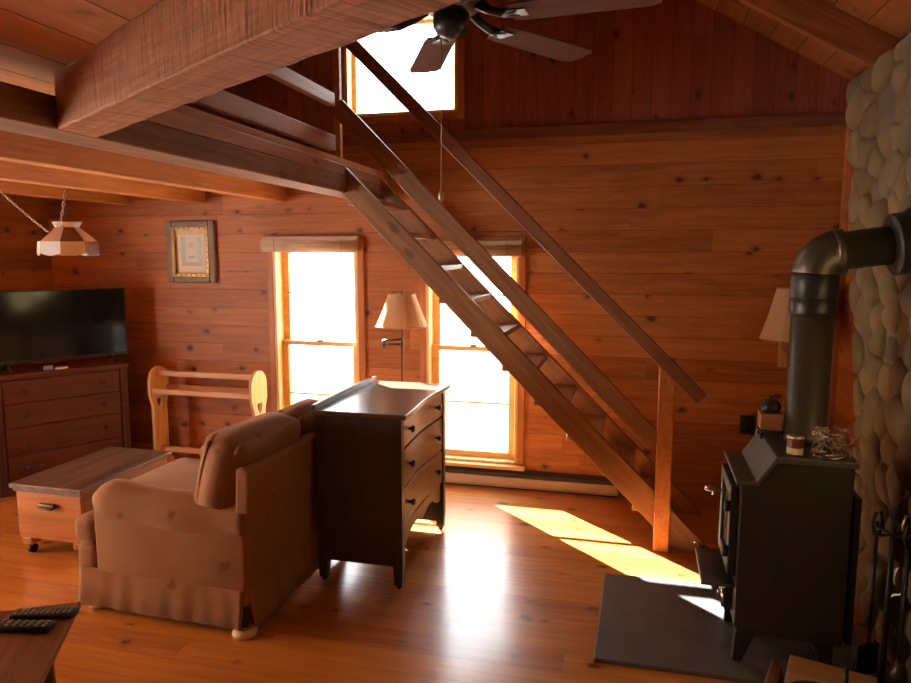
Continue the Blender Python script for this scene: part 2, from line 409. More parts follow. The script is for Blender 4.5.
w.box(XL - TW, XL, YN - TW, W3[0], 0, zt).box(XL - TW, XL, W3[1], YF, 0, zt).box(XL - TW, XL, W3[0], W3[1], 0, W3[2]).box(XL - TW, XL, W3[0], W3[1], W3[3], zt)
structure(w.build('wall_left', M['wally']))
structure(MB().box(XR, XR + TW, YN - TW, YF, 0, roof_z(XR) + .03).build('wall_right', M['wally']))
structure(MB().prism([(XL - TW, 0), (XR + TW, 0), (XR + TW, roof_z(XR + TW) + .03), (RIDGE_X, RIDGE_Z + .03), (XL - TW, roof_z(XL - TW) + .03)], 1, YN - TW, YN).build('wall_near', M['wall']))
c = MB(); ov = .3
c.prism([(XL - ov, roof_z(XL - ov)), (RIDGE_X, RIDGE_Z), (XR + ov, roof_z(XR + ov)), (XR + ov, roof_z(XR + ov) + .09), (RIDGE_X, RIDGE_Z + .1), (XL - ov, roof_z(XL - ov) + .09)], 1, YN - TW - .1, YF + TW + .15)
structure(c.build('ceiling', M['roof']))
structure(MB().box(-1.15, XR, YF - .03, YF, LEDGE - .012, LEDGE + .055).box(XL, -1.15, YF - .03, YF, LEDGE - .012, LEDGE + .055).build('trim_1', M['trim'], None, .003))
structure(MB().box(XR - .03, XR, YF - .06, YF, 0, LEDGE - .02).build('trim_2', M['casing'], None, .003))
# snow bank outside the far wall, added to cut off low sun
gr = MB().prism([(YF + TW + .01, -.3), (YF + TW + .01, -.02), (YF + .42, .28), (YF + .75, .755), (YF + 1.4, .95), (YF + 14, 1.1), (YF + 14, -.3)], 0, -16, 14)
structure(gr.build('ground', M['snow']))
structure(MB().prism([(-16, -.3), (XL - TW - .02, -.3), (XL - TW - .02, -.12), (-16, .1)], 1, -14, YF + TW).build('ground_side', M['snow']))

structure(MB().box(XL - 2.6, XL - TW - .31, -3., 6., 2.16, 2.24).build('porch_roof', M['roof']))  # unseen slab added outside to keep sun off the left window
for y in (3.84, 3.0, 2.2, 1.4, .6, -.2):
    for sx in (1, -1):
        xa, xb = RIDGE_X + sx * .03, (XR if sx > 0 else XL)
        h = .15; dz = -h / 2 * math.sqrt(1 + SL * SL) - .002
        structure(timber('rafter', (xa, y, roof_z(xa) + dz), (xb, y, roof_z(xb) + dz), .05, h, M['rafter'], None, .003))

# loft -------------------------------------------------------------------------
EB = 1.96
DZ = 2.12
dn = Vector((.526, .85))
def diag_y(x, k): return (k - dn.x * x) / dn.y
poly = [(XL, YF), (-1.63, YF), (-1.63, diag_y(-1.63, .66)), (XR, diag_y(XR, .66)), (XR, YN), (XL, YN)]
structure(MB().prism(poly, 2, DZ, DZ + .035).build('loft_floor', M['deck']))
structure(timber('loft_edge_beam', (-1.70, YN, (EB + 2.055) / 2), (-1.70, YF, (EB + 2.055) / 2), .17, .095, M['beam'], None, .006))
structure(timber('loft_rim_board', (-1.64, diag_y(-1.64, .74), 2.0885), (-1.64, YF - .01, 2.0885), .04, .062, M['rail'], None, .004))
for x in (-2.46, -3.12, -3.77):
    structure(timber('joist', (x, YN, 2.052), (x, YF, 2.052), .085, .135, M['joist'], None, .005))
# hewn timber that carries the loft edge on the slant
a = Vector((-1.615, diag_y(-1.615, .665), 2.04)); b = Vector((XR, diag_y(XR, .665), 2.04))
ta = math.tan(math.atan2(.526, .85))
q = MB(); L = (b - a).length; hw = .065
seg = 60; vs = []; fs = []
rnd = random.Random(3)
for i in range(seg + 1):
    t = i / seg
    for (yy, zz) in ((-hw, -.08), (hw, -.08), (hw, .08), (-hw, .08)):
        xx = t * L
        if i == 0: xx += yy * -ta if False else -yy * .62
        j = .0018
        vs.append((xx + 0, yy + rnd.uniform(-j, j), zz + (rnd.uniform(-j, j) if zz < 0 else 0)))
for i in range(seg):
    for k in range(4):
        l = (k + 1) % 4; fs.append((i * 4 + k, i * 4 + l, (i + 1) * 4 + l, (i + 1) * 4 + k))
fs += [(0, 1, 2, 3), tuple(seg * 4 + k for k in (3, 2, 1, 0))]
q._add(vs, fs)
x = (b - a).normalized(); y = Vector((0, 0, 1)).cross(x)
structure(q.build('hewn_beam', M['hewn'], None, .006, 2, Matrix(((x.x, y.x, 0, a.x), (x.y, y.y, 0, a.y), (x.z, y.z, 1, a.z), (0, 0, 0, 1)))))

lr = thing('loft_railing', 'horizontal board railing along the loft edge above the beam', 'railing', (-1.665, 2.0, DZ + .035))
y0, y1 = -.02, 1.735
def lrail(za, zb, ya, yb): timber('rail_board', (0, ya, (za + zb) / 2 - DZ - .035), (0, yb, (za + zb) / 2 - DZ - .035), .04, zb - za, M['rail'], lr, .004)
lrail(2.19, 2.275, y0, y1); lrail(2.435, 2.505, y0, y1)
timber('railing_post', (-.045, .02, 0), (-.045, .02, .40), .04, .07, M['newel'], lr, .004, (0, 1, 0))

# staircase ---------------------------------------------------------------------
st = thing('staircase', 'steep open riser wooden staircase climbing past the window to the loft', 'staircase', (.2, 3.8, 0))
def T(x, y, z): return (x - .2, y - 3.8, z)
def low(x): return 1.961 - 1.02 * (x + 1.648)
vt = .205
for y in (3.82, 4.40):
    x0, x1 = -1.655, .17
    xe = .2743
    # stringer polygon: plumb cut at the loft, level cut on the floor
    Ls = math.hypot(1, 1.02)
    xa, xb = -1.655, xe + vt / 1.02
    p0 = (xa, low(xa) + vt / 2); L = (xb - xa) * Ls
    ang = math.atan(1.02); s = MB()
    def loc(X, Z):
        dx, dz = X - xa, Z - (low(xa)); return (dx * math.cos(ang) - dz * math.sin(ang), dx * math.sin(ang) + dz * math.cos(ang))
    P = [loc(xa, low(xa)), loc(xe, 0), loc(xb, 0), loc(xa, low(xa) + vt - .03)]
    s.prism(P, 1, -.02, .02)
    # local x runs down the slope
    m = Matrix.Translation(T(xa, y, low(xa))) @ Matrix.Rotation(ang, 4, 'Y')
    s.build('stringer', M['stair'], st, .004, 2, m)
for k in range(10):
    z = .215 + .19 * k
    xc = -1.648 + (1.961 + vt * .93 - z) / 1.02 - .105
    timber('tread', T(xc, 3.842, z - .016), T(xc, 4.378, z - .016), .20, .032, M['tread'] if False else M['stair'], st, .004)
timber('newel_post', T(.203, 3.79, 0), T(.203, 3.79, 1.06), .08, .09, M['newel'], st, .005, (0, 1, 0))
for o in (): pass
sl = 1.018
timber('mid_rail', T(-1.655, 3.775, 2.445), T(.158, 3.775, 2.445 - 1.813 * sl), .03, .10, M['stair'], st, .004)
# handrail passes the near side of the newel and runs on past it
timber('handrail', T(-1.90, 3.728, 3.125), T(.375, 3.728, .858), .036, .07, M['hand'], st, .005)
timber('upper_post', T(-1.668, 3.822, 2.16), T(-1.668, 3.822, 3.16), .04, .035, M['newel'], st, .004, (0, 1, 0))

# windows ------------------------------------------------------------------------
def window(n, x0, x1, z0, z1, sash=True):
    r = MB()
    # jambs lining the opening and inside casing
    yo = YF + TW
    r.box(x0, x0 + .022, YF - .02, yo, z0, z1).box(x1 - .022, x1, YF - .02, yo, z0, z1).box(x0, x1, YF - .02, yo, z1 - .022, z1).box(x0, x1, YF - .02, yo, z0, z0 + .018)
    cw = .045; e_ = .0005
    r.box(x0 - cw, x0 - e_, YF - .022, YF - .001, z0 - (.0 if sash else cw), z1 + cw, 1).box(x1 + e_, x1 + cw, YF - .022, YF - .001, z0 - (.0 if sash else cw), z1 + cw, 1)
    r.box(x0, x1, YF - .022, YF - .001, z1 + e_, z1 + cw, 1)
    if not sash: r.box(x0, x1, YF - .022, YF - .001, z0 - cw, z0 - e_, 1)
    root = structure(r.build('window_%d' % n, [M['jamb'], M['casing']], None, .003))
    a, b = x0 + .022, x1 - .022
    def mk(nm, za, zb, yy, bars, rt, rb):
        s = MB(); st_ = .052 if sash else .03
        s.box(a, a + st_, yy - .016, yy + .016, za, zb).box(b - st_, b, yy - .016, yy + .016, za, zb)
        s.box(a + st_, b - st_, yy - .016, yy + .016, zb - rt, zb).box(a + st_, b - st_, yy - .016, yy + .016, za, za + rb)
        o = s.build(nm, M['casingx'], root, .003)
        for z in bars: MB().box(a + st_, b - st_, yy - .012, yy + .012, z - .006, z + .006).build('muntin', M['casingx'], o)
        MB().box(a + st_ - .004, b - st_ + .004, yy + .001, yy + .004, za + rb - .004, zb - rt + .004).build('pane', M['glass'], o)
        return o
    if sash:
        zm = .955
        mk('lower_sash', z0 + .018, zm + .018, YF + .062, [.575], .034, .042)
        o = mk('upper_sash', zm - .018, z1 - .022, YF + .098, [1.325], .04, .034)
        xm = (a + b) / 2
        MB().rbox(xm - .022, xm + .022, YF + .032, YF + .062, zm + .018, zm + .030, .004).build('sash_lock', M['bronze'], root)
        structure(MB().box(x0 - .06, x1 + .06, YF - .075, YF + .05, z0 - .024, z0).build('window_sill', M['casingx'], root, .004))
    else:
        mk('sash', z0 + .018, z1 - .022, YF + .08, [], .022, .022)
    return root
window(1, *W1); window(2, *W2); window(3, *UW, sash=False)
# left wall window (lights the room from the side)
r = MB(); y0, y1, z0, z1 = W3
r.box(XL - TW, XL + .02, y0, y0 + .03, z0, z1).box(XL - TW, XL + .02, y1 - .03, y1, z0, z1).box(XL - TW, XL + .02, y0, y1, z0, z0 + .03).box(XL - TW, XL + .02, y0, y1, z1 - .03, z1)
r.box(XL - .1, XL - .06, (y0 + y1) / 2 - .03, (y0 + y1) / 2 + .03, z0, z1)
w3 = structure(r.build('window_4', M['casing'], None, .003))
MB().box(XL - .085, XL - .081, y0 + .03, y1 - .03, z0 + .03, z1 - .03).build('pane', M['glass'], w3)

# bamboo blinds rolled up over both windows
def blind(x0, x1, za, zb, label):
    t = thing('bamboo_blind', label, 'blind', ((x0 + x1) / 2, YF - .022, zb), 0, 'bamboo blinds')
    hw = (x1 - x0) / 2; h = zb - za
    MB().box(-hw, hw, -.035, 0, -.022, 0).build('head_rail', M['blind'], t, .003)
    s = MB(); n = 9
    for k in range(n):
        z = -.022 - (h - .03) * (k + .5) / n; y = -.035 - .022 * math.sin(PI * (k + .5) / n)
        s.tube([(-hw, y, z), (hw, y, z)], (h - .03) / n * .56, 6)
    s.box(-hw + .005, hw - .005, -.045, -.006, -h + .012, -.022)
    s.build('rolled_slats', M['blind'], t)
    for sx in (-.7, .7):
        MB().tube([(sx * hw, -.062, -.02), (sx * hw, -.066, -h * .6), (sx * hw, -.05, -h)], .003, 5).build('cord', M['pipingf'], t)
blind(-2.595, -1.86, 1.618, 1.735, 'rolled bamboo blind above the window near the framed picture')
blind(-1.37, -.70, 1.585, 1.70, 'rolled bamboo blind above the window behind the stairs')

# baseboard heater
h = thing('baseboard_heater', 'low tan metal baseboard heater along the wall under the window', 'heater', (-.82, YF, 0))
MB().prism([(-.055, .012), (-.062, .03), (-.062, .085), (-.004, .085), (-.004, .012)], 0, -.95, .78).build('front_panel', M['heater'], h, .003)
MB().box(-.95, .78, -.05, -.004, .085, .105).build('vent_slot', M['heatdark'], h)
MB().prism([(-.066, .105), (-.066, .112), (-.02, .128), (-.004, .128), (-.004, .105)], 0, -.955, .785).build('top_cover', M['heatdark'], h, .002)
MB().box(-.95, .78, -.045, -.004, 0, .012).build('bottom_slot', M['heatdark'], h)

# picture
p = thing('framed_picture', 'small picture in a carved brown and gilt frame hung on the pine wall', 'picture', (-3.206, YF - .001, 1.627))
W, H = .205, .233
def ring(w, h, t, y0, y1):
    return MB().box(-w, -w + t, y0, y1, -h, h).box(w - t, w, y0, y1, -h, h).box(-w + t, w - t, y0, y1, h - t, h).box(-w + t, w - t, y0, y1, -h, -h + t)
ring(W, H, .050, -.034, 0).build('frame', M['pframe'], p, .012, 3)
s = ring(W - .047, H - .047, .026, -.038, -.012)
for sx in (-1, 1):
    for k in range(9): s.tube([(sx * (W - .060), -.040, -.168 + k * .041), (sx * (W - .060), -.036, -.160 + k * .041)], .009, 6)
    for k in range(7): s.tube([(-.130 + k * .0425, -.040, sx * (H - .060)), (-.122 + k * .0425, -.036, sx * (H - .060))], .009, 6)
s.build('liner', M['gilt'], p, .003)
s = MB().box(-.136, .136, -.014, -.010, -.164, .164, 0)
s.box(-.112, .112, -.0155, -.014, -.150, .128, 1).box(-.085, -.052, -.0165, -.0155, -.085, .112, 2).box(.052, .085, -.0165, -.0155, -.085, .112, 2)
s.box(-.085, .085, -.0165, -.0155, -.105, -.08, 3)
s.prism([(.03 * math.cos(t * PI / 8), .05 + .022 * math.sin(t * PI / 8)) for t in range(16)], 1, -.0162, -.0155, 3)
s.prism([(.032 * math.cos(t * PI / 8), -.04 + .014 * math.sin(t * PI / 8)) for t in range(16)], 1, -.0162, -.0155, 3)
s.build('print', [M['mat'], M['printc'], M['printb'], M['printg']], p)

# quilt rack ----------------------------------------------------------------------
qr = thing('quilt_rack', 'pine quilt rack with rounded end boards standing against the wall', 'quilt rack', (-2.98, 4.36, 0))
def endboard(x):
    s = MB(); pr = []
    hw = .105
    for k in range(13):
        a = PI * k / 12; pr.append((hw * math.cos(a), .68 + hw * math.sin(a)))
    pr += [(-hw, .58), (-.075, .50), (-.075, .10), (-.12, .06), (-.15, .0), (-.09, 0), (-.05, .035), (.05, .035), (.09, 0), (.15, 0), (.12, .06), (.075, .10), (.075, .50), (hw, .58)]
    # heart cut out: bridged outline
    hs = [(0, .545), (.012, .556), (.030, .553), (.036, .535), (.028, .505), (0, .468), (-.028, .505), (-.036, .535), (-.030, .553), (-.012, .556), (0, .545)]
    # outer loop rotated so that it starts at the top
    top = pr[6:] + pr[:6]
    loop = top + [top[0]] + [(p[0], p[1]) for p in hs]
    # build as left and right halves so that no bridge is needed
    R_ = [p for p in pr if p[0] >= -1e-6]
    right = [(0, .035), (.05, .035), (.09, 0), (.15, 0), (.12, .06), (.075, .10), (.075, .50), (hw, .58)] + pr[0:7] + [(0, .545), (.012, .556), (.030, .553), (.036, .535), (.028, .505), (0, .468)]
    left = [(-a, b) for a, b in right]
    s.prism(right, 0, x - .011, x + .011); s.prism(left, 0, x - .011, x + .011)
    bmesh.ops.remove_doubles(s.bm, verts=s.bm.verts[:], dist=1e-5)
    dup = [f for f in s.bm.faces if abs(f.calc_center_median().y) < 1e-5 and abs(f.normal.y) > .99]
    bmesh.ops.delete(s.bm, geom=dup, context='FACES_ONLY')
    return s.build('end_board', M['rack'], qr)
endboard(-.405); endboard(.42)
for y, z in ((.0, .735), (-.085, .615), (.085, .615)):
    MB().box(-.394, .409, y - .011, y + .011, z - .02, z + .02).build('rail', M['rackx'], qr, .004)
MB().box(-.394, .409, -.012, .012, .14, .18).build('stretcher', M['rackx'], qr, .004)
s = MB()
# ---- tv cabinet (angled in the corner)
ang = 90 - 31.4
cb = thing('tv_cabinet', 'dark reddish chest of drawers set across the corner under the television', 'cabinet', (-3.986 - .04 * .52, 3.574 - .04 * .854, 0), ang)
CWD, CDP, CH = .835, .40, .82     # local x along front, local +y to the back
MB().box(0, CWD, .0, CDP, .06, CH - .03).build('body', M['cab'], cb, .004)
MB().box(-.015, CWD + .015, -.025, CDP, CH - .03, CH).build('top', M['cab'], cb, .006)
for xx in (.0, CWD - .045):
    s = MB().box(xx, xx + .045, -.02, 0, .06, CH - .03).box(xx + .008, xx + .014, -.024, -.02, .08, CH - .05).box(xx + .030, xx + .036, -.024, -.02, .08, CH - .05)
    s.build('stile', M['cab'], cb, .002)
zz = [.09, .275, .46, .62, .775]
for k in range(4):
    d = MB().box(.055, CWD - .055, -.012, 0, zz[k] + .003, zz[k + 1] - .003).build('drawer', M['cab'], cb, .003)
    for xx in (.17, CWD - .17):
        s = MB()
        z = (zz[k] + zz[k + 1]) / 2
        s.tube([(xx, -.012, z), (xx, -.026, z), (xx, -.032, z), (xx, -.044, z), (xx, -.046, z)], [.006, .006, .016, .016, .006], 12)
        s.build('knob', M['bronze'], d)
for xx in (.0, CWD - .06):
    for yy in (.0, CDP - .06): MB().box(xx, xx + .06, yy, yy + .06, 0, .06).build('foot', M['cab'], cb, .004)
def CB(x, y, z):
    a = R(ang); o = cb.location; return (o.x + x * math.cos(a) - y * math.sin(a), o.y + x * math.sin(a) + y * math.cos(a), z)
tv = thing('television', 'flat screen television standing on the dark corner cabinet', 'television', CB(.425, .14, CH), ang)
tw, tz0, tz1 = .478, .05, .545
MB().rbox(-tw, tw, -.012, .03, tz0, tz1, .006, 2).rbox(-.30, .30, .03, .06, tz0 + .08, tz1 - .1, .01, 2).build('housing', M['bezel'], tv)
s = MB().box(-tw, tw, -.018, -.010, tz0, tz0 + .018).box(-tw, tw, -.018, -.010, tz1 - .009, tz1).box(-tw, -tw + .009, -.018, -.010, tz0 + .018, tz1 - .009).box(tw - .009, tw, -.018, -.010, tz0 + .018, tz1 - .009)
s.build('bezel', M['bezel'], tv, .001)
MB().box(-tw + .009, tw - .009, -.0145, -.012, tz0 + .018, tz1 - .009).build('screen', M['screen'], tv)
for xx in (-.30, .36):
    MB().tube([(xx, .01, tz0 + .01), (xx, -.03, .03), (xx, -.085, .009)], [.009, .009, .007], 8).tube([(xx, .01, tz0 + .01), (xx, .05, .03), (xx, .09, .009)], [.009, .009, .007], 8).build('stand_foot', M['bezel'], tv)
d = thing('white_case', 'small flat white case in front of the television', 'case', CB(.42, .022, CH), ang)
MB().lathe([(.018, 0), (.036, .002), (.038, .008), (.034, .014), (.02, .016)], (0, 0, 0), 20).build('shell', M['white'], d)
d.scale = (1.1, .8, 1)
tag(MB().rbox(-.03, .03, -.01, .01, 0, .03, .005, 2).build('grey_box', M['grey']), 'tiny grey box on the cabinet left of the flat white case', 'box')
o = bpy.data.objects['grey_box']; o.location = CB(.34, .035, CH); o.rotation_euler = (0, 0, R(ang))

# ---- stained glass swag lamp
pl = thing('pendant_lamp', 'stained glass swag lamp with cream brown and blue panels hanging by the wall', 'lamp', (-3.20, 3.4, 1.602))
ps = MB(); n = 8
rings = [(.078, .192), (.060, .160), (.158, .076), (.164, .012)]
rt = R(29)
vs = []
for r_, z in rings:
    for k in range(n): vs.append((r_ * math.cos(rt + 2 * PI * k / n), r_ * math.sin(rt + 2 * PI * k / n), z))
pal_top = [0, 2, 1]; 
for lv in range(3):
    for k in range(n):
        l = (k + 1) % n
        mi = {0: [0, 1, 0, 2][k % 4], 1: [1, 3][k % 2], 2: [0, 2, 0, 1][k % 4]}[lv]
        A, B = lv * n, (lv + 1) * n
        if lv < 2:
            ps._add([vs[A + k], vs[A + l], vs[B + l], vs[B + k]], [(0, 1, 2, 3)], mi)
        else:   # scalloped skirt panels
            p0, p1 = Vector(vs[A + k]), Vector(vs[A + l]); q0, q1 = Vector(vs[B + k]), Vector(vs[B + l])
            pts = [p0, p1] + [q1.lerp(q0, t / 5) + Vector((0, 0, -.016 * math.sin(PI * t / 5))) for t in range(6)]
            ps._add(pts, [tuple(range(len(pts)))], mi)
bmesh.ops.remove_doubles(ps.bm, verts=ps.bm.verts[:], dist=1e-5)
sh = ps.build('lamp_shade', [M['cream'], M['amber'], M['bluegl'], M['tan']], pl)
sm = sh.modifiers.new('thickness', 'SOLIDIFY'); sm.thickness = .004
s = MB()
for k in range(n):
    s.tube([vs[j * n + k] for j in range(4)], .004, 6)
for j in range(3): s.tube([vs[j * n + k] for k in range(n)], .004, 6, closed=True)
s.build('came', M['lead'], pl)
MB().lathe([(.062, .158), (.045, .172), (.012, .178), (.01, .20)], (0, 0, 0), 16).build('cap', M['bronze'], pl)
def chain(pts, r=.0022, lk=.026):
    s = MB(); P = [Vector(p) for p in pts]
    # resample
    out = [P[0].copy()]; acc = 0
    for a_, b_ in zip(P, P[1:]):
        d = (b_ - a_).length; t = lk - acc
        while t <= d: out.append(a_.lerp(b_, t / d)); t += lk
        acc = d - (t - lk)
    for i in range(len(out) - 1):
        a_, b_ = out[i], out[i + 1]; d = (b_ - a_).normalized(); sd = d.orthogonal().normalized()
        if i % 2: sd = d.cross(sd)
        c_ = (a_ + b_) / 2; ps_ = [c_ + d * (.0165 * math.cos(t * PI / 4)) + sd * (.007 * math.sin(t * PI / 4)) for t in range(8)]
        s.tube(ps_, r, 4, closed=True)
    return s
hx = DZ - 1.60
pts = [(0, 0, .2), (0, 0, hx)]
chain(pts, .0014).build('chain', M['iron'], pl)
sw = []
for k in range(21):
    t = k / 20; x_ = -.62 + .60 * t; z_ = .42 * (1 - t) ** 1.25 + .055 + (max(0, t - .76) / .24) ** 2 * .44
    sw.append((x_, .05, z_))
chain(sw).build('swag_chain', M['brass'], pl)

# ---- trunk used as coffee table
ch = thing('storage_chest', 'low worn pine chest with dark lid standing before the corner cabinet', 'chest', (-2.94, 2.87, 0))
cw, cl = .205, .70
s = MB().box(-cw, cw, 0, .02, .10, .375); s.build('end_panel', M['chestB'], ch, .003)
MB().box(-cw, cw, cl - .02, cl, .10, .375).build('end_panel', M['chestB'], ch, .003)
MB().box(-cw, -cw + .02, .02, cl - .02, .10, .375).box(cw - .02, cw, .02, cl - .02, .10, .375).box(-cw + .02, cw - .02, .02, cl - .02, .10, .12).build('body', M['chestS'], ch, .003)
MB().box(-cw - .025, cw + .02, -.02, cl + .02, .375, .40).box(-cw - .015, cw + .01, -.008, 0, .355, .375).build('lid', M['chestT'], ch, .005)
MB().rbox(-.05, .055, -.022, 0, .278, .305, .006, 2).rbox(-.045, .05, -.034, -.018, .276, .286, .004, 2).build('handle', M['bronze'], ch)
for xx in (-cw + .04, cw - .04):
    for yy in (.04, cl - .04):
        f = MB().box(xx - .035, xx + .035, yy - .035, yy + .035, .055, .10).build('foot', M['chestB'], ch, .01)
        MB().tube([(xx - .012, yy, .024), (xx + .012, yy, .024)], .024, 14).tube([(xx, yy, .024), (xx, yy, .06)], .007, 8).build('caster', M['iron'], f)

# ---- sofa -------------------------------------------------------------------------
so = thing('armchair', 'wide worn tan patterned armchair with rolled arms and skirt beside the dresser', 'armchair', (-1.53, 2.44, 0), -1.5)
SL_, SD = .98, .86
F = M['fabric']
MB().rbox(-SD - .03, -.03, .05, SL_ - .05, .10, .305, .03, 3, wob=.003).rbox(-SD - .03, -SD + .085, .022, SL_ - .022, .12, .30, .03, 3, wob=.003).build('base', F, so)
s = MB(); s.rbox(-.075, 0, .02, SL_ - .02, .12, .725, .03, 4, wob=.003, sub=3)
for v in s.bm.verts: v.co.x += (v.co.z - .12) * .06
s.build('back_frame', F, so)
def arm(y0):
    s = MB()
    s.rbox(-SD + .09, .004, y0 + .012, y0 + .188, .12, .50, .02, 3, wob=.003, sub=2)
    o = s.build('arm', F, so)
    r_ = .098; n_ = 20; pts = []; rs = []
    for k in range(n_ + 1):
        t = k / n_; xx = -SD + .04 + .825 * t
        e = min(1, t / .13); rr = r_ * (math.sin(e * PI / 2) ** .6 if e < 1 else 1)
        if k == 0: rr = .03
        pts.append((xx, y0 + .098 + .003 * math.sin(t * 9), .498 - .012 * math.sin(t * PI) - .02 * t)); rs.append(rr + .003 * math.sin(t * 13))
    MB().tube(pts, rs, 22).build('arm_roll', F, o)
arm(0); arm(SL_ - .20)
s = MB().rbox(-SD - .03, -.10, .20, SL_ - .20, .335, .50, .05, 4, wob=.006, sub=2, puff=.02)
s.rbox(-SD - .045, -SD + .085, .025, SL_ - .025, .30, .42, .04, 4, wob=.004, sub=1)
s.build('seat_cushion', F, so)
for k, (ya, yb, zz, th, rt_) in enumerate(((.03, .57, .355, .19, 15), (.575, .95, .345, .16, 12))):
    s = MB().rbox(-th, .02, 0, yb - ya, 0, zz, .06, 5, wob=.010, sub=3, puff=.025)
    bk = s.build('back_cushion', F, so)
    bk.location = (-.10, ya, .472); bk.rotation_euler = (0, R(rt_), 0)
    if k: continue
    s = MB()
    for xx in (-th + .035,): s.tube([(xx, .004, .04), (xx - .004, -.006, .2), (xx, .0, .33), (xx + .01, .05, zz - .012)], .0045, 6)
    s.build('piping', M['pipingf'], bk)
# skirt
def skirt_side(p0, p1, nrm, name):
    s = MB(); n_ = 40; vs = []; fs = []
    p0, p1, nrm = Vector(p0), Vector(p1), Vector(nrm)
    for k in range(n_ + 1):
        t = k / n_; p = p0.lerp(p1, t)
        fl = .005 * math.sin(t * 23) * math.sin(t * 11) + .003 * math.sin(t * 51)
        for j, (z, o_) in enumerate(((.20, 0), (.19, .010), (.11, .016), (.035, .034))):
            vs.append(p + nrm * (o_ + fl * (j / 3)) + Vector((0, 0, z)))
    for k in range(n_):
        for j in range(3): fs.append((k * 4 + j, (k + 1) * 4 + j, (k + 1) * 4 + j + 1, k * 4 + j + 1))
    s._add([tuple(v) for v in vs], fs, 0, True)
    o = s.build(name, F, so); m = o.modifiers.new('thickness', 'SOLIDIFY'); m.thickness = .008; return o
skirt_side((-SD, .018, 0), (-.015, .018, 0), (0, -1, 0), 'skirt')
skirt_side((0, .03, 0), (0, SL_ - .03, 0), (1, 0, 0), 'skirt')
skirt_side((-SD + .0, SL_ - .02, 0), (-SD + .0, .02, 0), (-1, 0, 0), 'skirt')
for xx, yy in ((-.015, .015), (-.03, SL_ - .035), (-SD + .06, .06), (-SD + .06, SL_ - .06)):
    sx_, sy_ = (-.045 if xx > -.4 else .0), (.045 if yy < .5 else -.045)
    MB().lathe([(.042, .0), (.052, .005), (.054, .018), (.040, .030), (.020, .034)], (xx, yy, 0), 18).tube([(xx, yy, .03), (xx + sx_ * .6, yy + sy_ * .6, .05), (xx + sx_, yy + sy_, .12)], .016, 8, 1).build('foot', [M['foot'], M['knobd']], so)

# ---- dresser ------------------------------------------------------------------------
dr = thing('dresser', 'dark three drawer dresser with serpentine front standing behind the sofa', 'dresser', (-1.015, 2.985, 0))
DD, DW, DH = .435, .785, .872     # depth toward -x, width +y
def serp(y):
    t = y / DW; return .009 * math.cos(2 * PI * t) - .004
def front(y0, y1, off, n=24): return [(serp(y0 + (y1 - y0) * k / n) + off, y0 + (y1 - y0) * k / n) for k in range(n + 1)]
po = [(-DD, 0), *front(0.02, DW - .02, -.03), (-DD, DW)]
s = MB().box(-DD, -.045, 0, .022, .115, DH - .03).box(-DD, -.045, DW - .022, DW, .05, DH - .03).box(-DD, -DD + .015, .022, DW - .022, .2, DH - .03)
s.box(-DD + .015, -.06, .022, DW - .022, .28, .30).box(-DD + .015, -.06, .022, DW - .022, DH - .05, DH - .03)
s.build('carcass', M['dres'], dr, .002)
for xx in (-DD, -.045):
    for yy in (0, DW - .04):
        ya = yy - .004 if yy == 0 else yy; yb = ya + .044
        l_ = MB(); l_.box(xx - .004, xx + .045, ya, yb, .115, DH - .03)
        # tapering foot below
        cx, cy = xx + .0205, (ya + yb) / 2
        vs = [(cx + sx * .0245, cy + sy * .022, .115) for sx, sy in ((-1, -1), (1, -1), (1, 1), (-1, 1))] + [(cx + sx * .020, cy + sy * .019, .022) for sx, sy in ((-1, -1), (1, -1), (1, 1), (-1, 1))]
        l_._add(vs, [(0, 1, 5, 4), (1, 2, 6, 5), (2, 3, 7, 6), (3, 0, 4, 7), (4, 5, 6, 7)])
        lg = l_.build('leg', M['dres'], dr, .002)
        MB().tube([(cx, cy - .006, .013), (cx, cy + .006, .013)], .013, 12).tube([(cx, cy, .013), (cx, cy, .024)], .005, 6).build('caster', M['iron'], lg)
dz = [(.30, .485), (.495, .68), (.69, .832)]
for za, zb in dz:
    pl_ = front(.046, DW - .046, -.012); poly = pl_ + [(-.06, DW - .046), (-.06, .046)]
    d_ = MB().prism(poly, 2, za, zb).build('drawer', M['drawer'], dr, .003)
    for yy in (.15, DW - .15):
        z = (za + zb) / 2; xx = serp(yy) - .012
        MB().tube([(xx, yy, z), (xx + .012, yy, z), (xx + .016, yy, z), (xx + .028, yy, z), (xx + .032, yy, z)], [.008, .007, .017, .017, .008], 14).build('knob', M['knobd'], d_)
# shaped apron under the drawers
ap = [(.05 + (DW - .1) * k / 30, .215 + .055 * (abs(2 * k / 30 - 1)) ** 2 * -1 + .06 * abs(math.sin(PI * 2 * k / 30)) * .7) for k in range(31)]
ap = [(y_, max(.19, min(.27, z_))) for y_, z_ in ap]
MB().prism(ap + [(DW - .05, .297), (.05, .297)], 0, -.04, -.018).build('apron', M['drawer'], dr)
tp = [(-DD - .012, -.018), *[(x_ + .022, y_) for x_, y_ in front(-.018, DW + .018, 0)], (-DD - .012, DW + .018)]
MB().prism(tp, 2, DH - .03, DH - .006).build('top', M['drestop'], dr, .005)
s = MB().prism([(-.018 + (DW + .036) * k / 20, DH + .020 + .006 * math.sin(PI * k / 20)) for k in range(21)] + [(DW + .018, DH - .006), (-.018, DH - .006)], 0, -DD - .012, -DD + .008)
s.build('back_rail', M['dres'], dr, .002)

